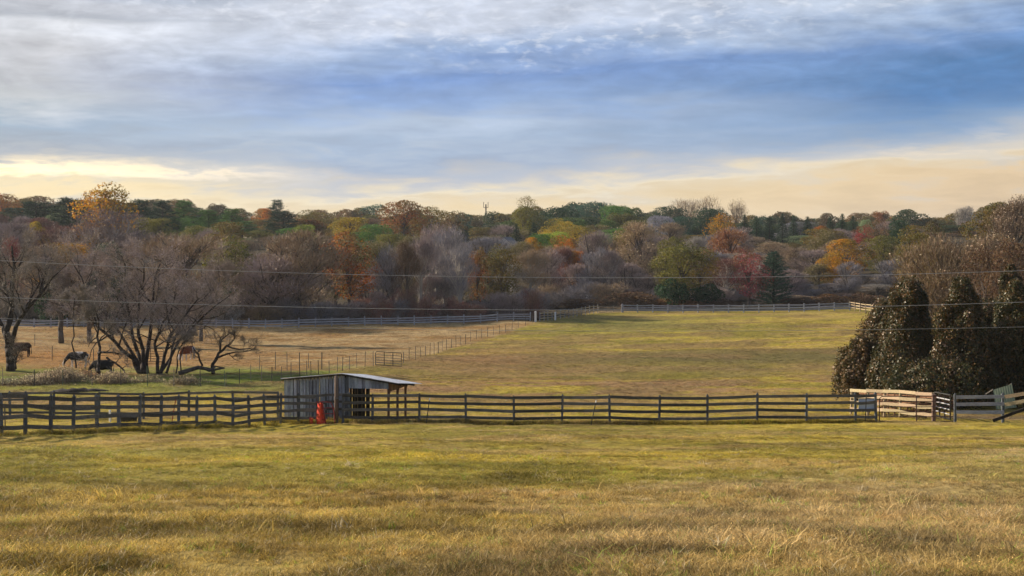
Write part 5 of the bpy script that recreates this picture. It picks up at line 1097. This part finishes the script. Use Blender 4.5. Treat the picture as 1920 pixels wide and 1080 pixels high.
def cow(px, Y, rz, mats, label, s=1.0, graze=True):
    """body along x, head towards -x, one remeshed skin"""
    g = P3(px, Y); o = thing('cow', g, label, 'cow', 'cattle in the straw pasture', rz); o.scale = (s, s, s); mb = MB()
    def loft(path, n=14):
        b = len(mb.v)
        for i, (x, y, z, ry, rz_) in enumerate(path):
            p0 = Vector(path[max(0, i - 1)][:3]); p1 = Vector(path[min(len(path) - 1, i + 1)][:3]); d = (p1 - p0).normalized(); side = Vector((0, 1, 0)); up = d.cross(side).normalized()
            for k in range(n): t = 6.2832 * k / n; mb.v.append(tuple(Vector((x, y, z)) + side * math.cos(t) * ry + up * math.sin(t) * rz_))
        for i in range(len(path) - 1):
            for k in range(n): k2 = (k + 1) % n; mb.f.append((b + i * n + k, b + i * n + k2, b + (i + 1) * n + k2, b + (i + 1) * n + k))
        mb.f.append(tuple(b + k for k in range(n))[::-1]); mb.f.append(tuple(b + (len(path) - 1) * n + k for k in range(n)))
    loft([(.86, 0, 1.14, .12, .12), (.80, 0, 1.10, .23, .27), (.62, 0, 1.08, .29, .33), (.3, 0, 1.0, .36, .42), (-.05, 0, .96, .38, .45), (-.4, 0, .98, .34, .43), (-.62, 0, 1.04, .25, .36), (-.78, 0, 1.06, .17, .27), (-.88, 0, 1.04, .12, .18)])
    if graze: neck = [(-.6, 0, 1.12, .15, .24), (-.85, 0, .98, .13, .2), (-1.08, 0, .72, .10, .15), (-1.22, 0, .52, .10, .125)]; hd = [(-1.16, 0, .56, .09, .10), (-1.26, 0, .42, .115, .125), (-1.30, 0, .26, .085, .095), (-1.31, 0, .12, .075, .075), (-1.31, 0, .06, .05, .05)]; ear = (-1.16, .52)
    else: neck = [(-.6, 0, 1.12, .15, .24), (-.85, 0, 1.2, .12, .18), (-1.08, 0, 1.34, .10, .13)]; hd = [(-1.02, 0, 1.36, .1, .11), (-1.16, 0, 1.36, .11, .12), (-1.34, 0, 1.24, .08, .09), (-1.48, 0, 1.13, .07, .07)]; ear = (-1.04, 1.42)
    loft(neck); loft(hd)
    for sx, xx, k in ((1, -.58, 0), (-1, -.52, .06), (1, .62, 0), (-1, .70, -.05)):
        y = .19 * sx
        if xx < 0: loft([(xx, y, 1.0, .12, .17), (xx + .01, y, .72, .095, .125), (xx - .01 + k, y, .45, .068, .076), (xx + k, y, .14, .055, .058), (xx - .03 + k, y, .05, .055, .06), (xx - .04 + k, y, -.02, .06, .07)], 10)
        else: loft([(xx, y, 1.05, .13, .22), (xx - .04, y, .78, .1, .15), (xx + .07 + k, y, .52, .07, .095), (xx + .05 + k, y, .3, .056, .064), (xx + .02 + k, y, .12, .052, .055), (xx - .01 + k, y, .05, .055, .06), (xx - .02 + k, y, -.02, .06, .07)], 10)
    for sy in (1, -1): loft([(ear[0], sy * .07, ear[1], .02, .045), (ear[0] + .02, sy * .17, ear[1] - .01, .02, .055), (ear[0] + .03, sy * .25, ear[1] - .03, .01, .02)], 8)
    loft([(.42, 0, .72, .13, .12), (.4, 0, .62, .12, .10), (.4, 0, .56, .05, .05)], 10)
    me = bpy.data.meshes.new('body'); me.from_pydata(mb.v, [], mb.f); me.materials.append(mats[0]); b = link('body', me, o); md = b.modifiers.new('skin', 'REMESH'); md.mode = 'VOXEL'; md.voxel_size = .028; md.use_smooth_shade = True; sm = b.modifiers.new('smooth', 'SMOOTH'); sm.iterations = 4
    t = MB(); t.tube([(.86, 0, 1.2), (.97, 0, 1.1), (.98, .02, .8), (.96, .03, .55)], [.035, .028, .02, .03], 7); t.tube([(.96, .03, .58), (.955, .03, .45), (.96, .03, .32)], [.03, .05, .015], 7)
    me = bpy.data.meshes.new('tail'); me.from_pydata(t.v, [], t.f); me.materials.append(mats[1]); link('tail', me, o)
    for sy in (1, -1):
        t = MB(); t.tube([(ear[0] - .02, sy * .06, ear[1] + .06), (ear[0] - .01, sy * .13, ear[1] + .13), (ear[0] - .03, sy * .14, ear[1] + .2)], [.02, .015, .005], 6); me = bpy.data.meshes.new('horn'); me.from_pydata(t.v, [], t.f); me.materials.append(M['boardtan']); link('horn', me, o)
W = (.62, .60, .60); BK = (.012, .012, .014); BR = (.16, .05, .018); DB = (.035, .02, .014)
cow(146, 127, R(4), (pied_mat('black_pied_hide', BK, W, -.25, .68, 4.1), M['white']), 'black and white cow grazing with its head down')
cow(192, 118, R(-6), (cow_mat('black_hide', BK, (.03, .025, .024), .55), M['rubber']), 'all black cow grazing behind the crooked tree', .98)
cow(40, 136, R(-5), (cow_mat('dark_brown_hide', DB, (.09, .05, .03), .5), M['rubber']), 'dark brown cow half hidden by the black trunk', 1.02, False)
cow(352, 138, R(62), (pied_mat('red_pied_hide', BR, W, .15, .66, 1.4), M['white']), 'reddish brown and white cow turned away near the leaning tree')

# ------------------------------------------------------------------ wires, mast, houses
def power_line(pts, Y, r, label):
    xs, ys = zip(*pts); c = np.polyfit(xs, ys, 2); X = np.linspace(-900, 2900, 60); tag(MB().tube([at(x, float(np.polyval(c, x)), Y) for x in X], r, 5, False).build('power_line', M['wire'], None, True), label, 'wire', 'overhead wires')
power_line([(0, 488), (480, 511), (960, 519), (1440, 519), (1690, 514), (1920, 508)], 66, .0115, 'top overhead wire crossing in front of the wood')
power_line([(0, 557), (480, 575), (960, 581), (1280, 580), (1640, 574), (1920, 567)], 66, .0115, 'middle overhead wire, level with the far fences')
power_line([(0, 597), (480, 612), (960, 620), (1440, 620), (1920, 613)], 66, .008, 'lowest overhead wire crossing the big pasture')
g = ground(911, 640); o = thing('radio_mast', g, 'thin radio mast with forked aerials above the skyline trees', 'mast'); tp_ = at(911, 383, 640)
mp_ = MB().tube([g, tp_], [.35, .3], 6).build('mast_pole', M['greypost'], o); mb = MB(); mb.tube([tp_ + Vector((-1, 0, -1.5)), tp_ + Vector((1, 0, -1.5))], .12, 5); mb.tube([tp_ + Vector((-1, 0, -1.5)), tp_ + Vector((-1, 0, 1.0))], .14, 5); mb.tube([tp_ + Vector((1, 0, -1.5)), tp_ + Vector((1, 0, 1.0))], .14, 5); mb.build('aerial', M['greypost'], mp_)
def house(px, ytop, w, Y, label, rz, d=8):
    g = ground(px, Y); top = at(px, ytop, Y).z - g.z; h = top - 2.2; o = thing('house', g, label, 'house', 'houses in the wood', rz); Mx = Matrix.Rotation(rz, 4, 'Z'); Mx.translation = g; T = lambda x, y, z: tuple(Mx @ Vector((x, y, z)))
    a = w / 2; b = d / 2; mb = MB(); mb.v = [T(*q) for q in ((-a, -b, -3), (a, -b, -3), (a, b, -3), (-a, b, -3), (-a, -b, h), (a, -b, h), (a, b, h), (-a, b, h), (-a, 0, top), (a, 0, top))]
    mb.f = [(0, 1, 5, 4), (2, 3, 7, 6), (1, 2, 6, 9, 5), (3, 0, 4, 8, 7)]; wl = mb.build('wall', M['wall'], o)
    mb = MB(); e = .35
    for s in (-1, 1):
        n = len(mb.v); mb.v += [T(x, y, z) for (y, z) in ((s * (b + e), h - .15), (0, top + .02), (0, top + .22), (s * (b + e), h + .08)) for x in (-a - e, a + e)]; mb.f += [(n, n + 1, n + 3, n + 2), (n + 4, n + 5, n + 7, n + 6), (n + 6, n + 7, n + 1, n), (n, n + 2, n + 4, n + 6), (n + 1, n + 7, n + 5, n + 3)]
    mb.build('roof', M['roofdark'], o)
    for x in (-a * .5, a * .5): MB_ = MB(); MB_.box(Mx @ Vector((x, -b - .03, h - 1.2)), (.9, .08, 1.2), Mx.to_3x3()); MB_.build('window', M['glass'], wl)
house(952, 446, 4.5, 340, 'small white house glimpsed among the trees under the radio mast', R(70), 5)
house(1112, 430, 8, 470, 'pale house glimpsed beneath the wide blue green tree', R(20))
house(826, 449, 4, 345, 'pale house end glimpsed behind the tall mauve bare trees', R(60), 5)

# ------------------------------------------------------------------ sky and light
SUN_AZ, SUN_EL = R(-66), R(23)      # azimuth measured from the view direction, negative to the left
def world():
    w = bpy.data.worlds.new('World'); scene.world = w; w.use_nodes = True; nt = w.node_tree; nt.nodes.clear(); N = NT(nt)
    tc = N.n('ShaderNodeTexCoord'); sx = N.n('ShaderNodeSeparateXYZ'); N.l(tc.outputs['Generated'], sx.inputs[0]); x, y, z = sx.outputs
    az = N.math('ARCTAN2', x, y); U = N.math('DIVIDE', az, .35); Vv = N.math('DIVIDE', z, .178)
    cb = N.n('ShaderNodeCombineXYZ'); N.l(az, cb.inputs[0]); N.l(z, cb.inputs[1]); base = cb.outputs[0]
    rot = N.n('ShaderNodeMapping'); N.l(base, rot.inputs[0]); rot.inputs['Rotation'].default_value = (0, 0, R(-2.5)); rot.inputs['Scale'].default_value = (4.2, 30, 1)
    rot2 = N.n('ShaderNodeMapping'); N.l(base, rot2.inputs[0]); rot2.inputs['Rotation'].default_value = (0, 0, R(-4)); rot2.inputs['Scale'].default_value = (16, 90, 1)
    rot3 = N.n('ShaderNodeMapping'); N.l(base, rot3.inputs[0]); rot3.inputs['Rotation'].default_value = (0, 0, R(-6)); rot3.inputs['Scale'].default_value = (70, 190, 1)
    n1 = N.noise(rot.outputs[0], 1.0, 6, .55, .3); n2 = N.noise(rot2.outputs[0], 1.0, 6, .6, .4); n3 = N.noise(rot3.outputs[0], 1.0, 4, .6, .2)
    Vd = N.math('ADD', Vv, N.math('ADD', N.math('MULTIPLY', N.math('SUBTRACT', n1, .5), .30), N.math('MULTIPLY', N.math('SUBTRACT', n2, .5), N.ramp(Vv, [(.35, .22), (.6, .08)]))))
    Ud = N.math('ADD', U, N.math('MULTIPLY', N.math('SUBTRACT', n1, .5), .5)); Vn = N.math('DIVIDE', Vd, 1.3, clamp=True)
    Up = N.math('MAXIMUM', U, 0.0); shift = N.math('MULTIPLY', N.math('MULTIPLY', N.math('MINIMUM', Up, 1.4), N.math('MINIMUM', Up, 1.4)), .14); shift = N.math('SUBTRACT', shift, N.math('MULTIPLY', N.math('MULTIPLY', U, -2.5, clamp=True), .055))
    Vr = N.math('DIVIDE', N.math('SUBTRACT', Vd, shift), 1.3, clamp=True)
    def colr(stops): return N.ramp(Vr, [(min(1, p / 1.3), c) for p, c in stops])
    def col(stops): return N.ramp(Vn, [(min(1, p / 1.3), c) for p, c in stops])
    L = col([(0, (.95, .72, .40)), (.20, (1.05, .84, .48)), (.245, (.95, .80, .52)), (.275, (1.7, 1.35, .82)), (.32, (.90, .80, .62)), (.36, (.56, .56, .56)), (.39, (.40, .45, .52)), (.50, (.38, .48, .60)), (.57, (.62, .65, .68)), (.64, (.56, .58, .62)), (.74, (.62, .63, .67)), (.80, (.80, .82, .87)), (.86, (.50, .53, .59)), (.93, (.58, .60, .66)), (1.0, (.30, .37, .48)), (1.12, (.52, .55, .62)), (1.3, (.30, .35, .44))])
    Cc = colr([(0, (.85, .64, .37)), (.17, (.92, .72, .42)), (.225, (.84, .70, .48)), (.25, (.92, .80, .58)), (.305, (.55, .57, .62)), (.36, (.38, .47, .62)), (.45, (.40, .51, .68)), (.53, (.47, .57, .73)), (.60, (.30, .43, .68)), (.70, (.20, .33, .63)), (.80, (.34, .46, .69)), (.90, (.60, .66, .79)), (1.0, (.64, .69, .80)), (1.12, (.50, .56, .68)), (1.3, (.30, .36, .47))])
    Rr = colr([(0, (.74, .55, .34)), (.17, (.82, .62, .38)), (.225, (.80, .66, .46)), (.25, (.84, .72, .54)), (.32, (.50, .54, .60)), (.38, (.28, .40, .58)), (.45, (.15, .29, .53)), (.53, (.095, .225, .47)), (.62, (.10, .23, .47)), (.70, (.17, .30, .56)), (.77, (.34, .45, .64)), (.86, (.50, .58, .71)), (1.0, (.42, .50, .62)), (1.3, (.28, .34, .45))])
    c = N.mix(N.math('MULTIPLY', N.math('ADD', Ud, .92), 1.7, clamp=True), L, Cc); m2 = N.math('MULTIPLY', Ud, 1.15, clamp=True); c = N.mix(m2, c, Rr)
    # streaks and small bright flecks of altocumulus
    c = N.mix(1.0, c, N.ramp(n2, [(.32, .92), (.5, 1.0), (.68, 1.09)]), 'MULTIPLY')
    band = N.ramp(Vd, [(.18, 0), (.23, 1), (.42, 1), (.5, 0)]); Us = N.ramp(N.math('MULTIPLY_ADD', U, .5, .5), [(0, 1), (.5, .4), (.75, .3), (1.0, .75)]); st = N.math('MULTIPLY', N.math('MULTIPLY', N.ramp(n2, [(.50, 0), (.62, 1)]), band), Us); c = N.mix(N.math('MULTIPLY', st, .6), c, (.50, .52, .55))
    st2 = N.math('MULTIPLY', N.math('MULTIPLY', N.ramp(n2, [(.53, 0), (.66, 1)]), N.ramp(N.math('SUBTRACT', Vd, shift), [(.24, 0), (.29, 1), (.36, .5), (.42, 0)])), N.ramp(U, [(.45, 0), (.8, 1)])); c = N.mix(N.math('MULTIPLY', st2, .8), c, (.92, .78, .58))
    n4 = N.noise(rot3.outputs[0], .42, 5, .6, .5); c = N.mix(N.ramp(Vd, [(.5, 0), (.7, .9)]), c, N.mix(1.0, c, N.ramp(n4, [(.3, .84), (.5, 1.0), (.7, 1.18)]), 'MULTIPLY'))
    patch = N.ramp(N.math('ADD', Vd, N.math('MULTIPLY', N.math('ABSOLUTE', N.math('SUBTRACT', U, .02)), -.25)), [(.68, 0), (.80, .8), (.92, .4), (1.0, .15)])
    fl = N.math('MULTIPLY', N.ramp(n3, [(.52, 0), (.70, 1)]), patch); c = N.mix(N.math('MULTIPLY', fl, .75), c, (.90, .93, 1.0))
    dk = N.math('MULTIPLY', N.ramp(n3, [(.3, 1), (.46, 0)]), patch); c = N.mix(N.math('MULTIPLY', dk, .18), c, (.30, .36, .48))
    bgc = N.n('ShaderNodeBackground'); N.l(c, bgc.inputs[0]); bgc.inputs[1].default_value = .615
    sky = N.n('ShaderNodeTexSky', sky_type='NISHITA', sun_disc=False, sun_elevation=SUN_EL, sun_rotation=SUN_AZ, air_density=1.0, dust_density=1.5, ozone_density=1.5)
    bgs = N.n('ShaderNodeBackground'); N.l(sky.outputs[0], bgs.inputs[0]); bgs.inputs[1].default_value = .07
    hi = N.ramp(z, [(.20, 1), (.42, .45)]); cov = N.math('MULTIPLY', N.math('ADD', hi, N.math('MULTIPLY', N.math('SUBTRACT', n1, .5), .6), clamp=True), 1.0)  # sky overhead, out of view, is kept dim to cut ambient fill
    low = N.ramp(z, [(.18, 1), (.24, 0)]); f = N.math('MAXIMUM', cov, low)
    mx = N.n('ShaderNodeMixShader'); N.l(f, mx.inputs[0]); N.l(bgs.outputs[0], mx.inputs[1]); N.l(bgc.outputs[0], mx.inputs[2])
    o = N.n('ShaderNodeOutputWorld'); N.l(mx.outputs[0], o.inputs[0])
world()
sd = bpy.data.lights.new('sun', 'SUN'); sun = bpy.data.objects.new('sun', sd); COL.objects.link(sun); sd.energy = 4.6; sd.angle = R(.9); sd.color = (1.0, .84, .64)
dv = Vector((math.sin(SUN_AZ) * math.cos(SUN_EL), math.cos(SUN_AZ) * math.cos(SUN_EL), math.sin(SUN_EL))); sun.rotation_euler = dv.to_track_quat('Z', 'Y').to_euler()

HAZE = 0.00010
if HAZE:
    mb = MB(); mb.box((0, 1450, 24), (4200, 3140, 100)); m, nt = new_mat('haze_air'); N = NT(nt); v = N.n('ShaderNodeVolumePrincipled'); v.inputs['Color'].default_value = (.80, .88, 1, 1); v.inputs['Density'].default_value = HAZE; v.inputs['Anisotropy'].default_value = .2
    o = N.n('ShaderNodeOutputMaterial'); N.l(v.outputs[0], o.inputs['Volume']); hz = mb.build('haze', m); hz['kind'] = 'stuff'

scene.render.engine = 'CYCLES'; scene.cycles.use_denoising = True; scene.cycles.max_bounces = 6; scene.cycles.diffuse_bounces = 3; scene.cycles.transmission_bounces = 4; scene.cycles.volume_bounces = 0
scene.cycles.adaptive_threshold = .02
scene.view_settings.view_transform = 'Standard'; scene.view_settings.look = 'None'; scene.view_settings.exposure = 0.72; scene.view_settings.gamma = 1.0

for o_ in scene.objects:      # report labels that run long
    if 'label' in o_ and len(o_['label'].split()) > 16: o_['label'] = ' '.join(o_['label'].replace(' a little', '').replace('thinly leaved', 'thin').replace('round crowned', 'round').replace('in line with', 'by').split()); print('LONG', o_['label'])
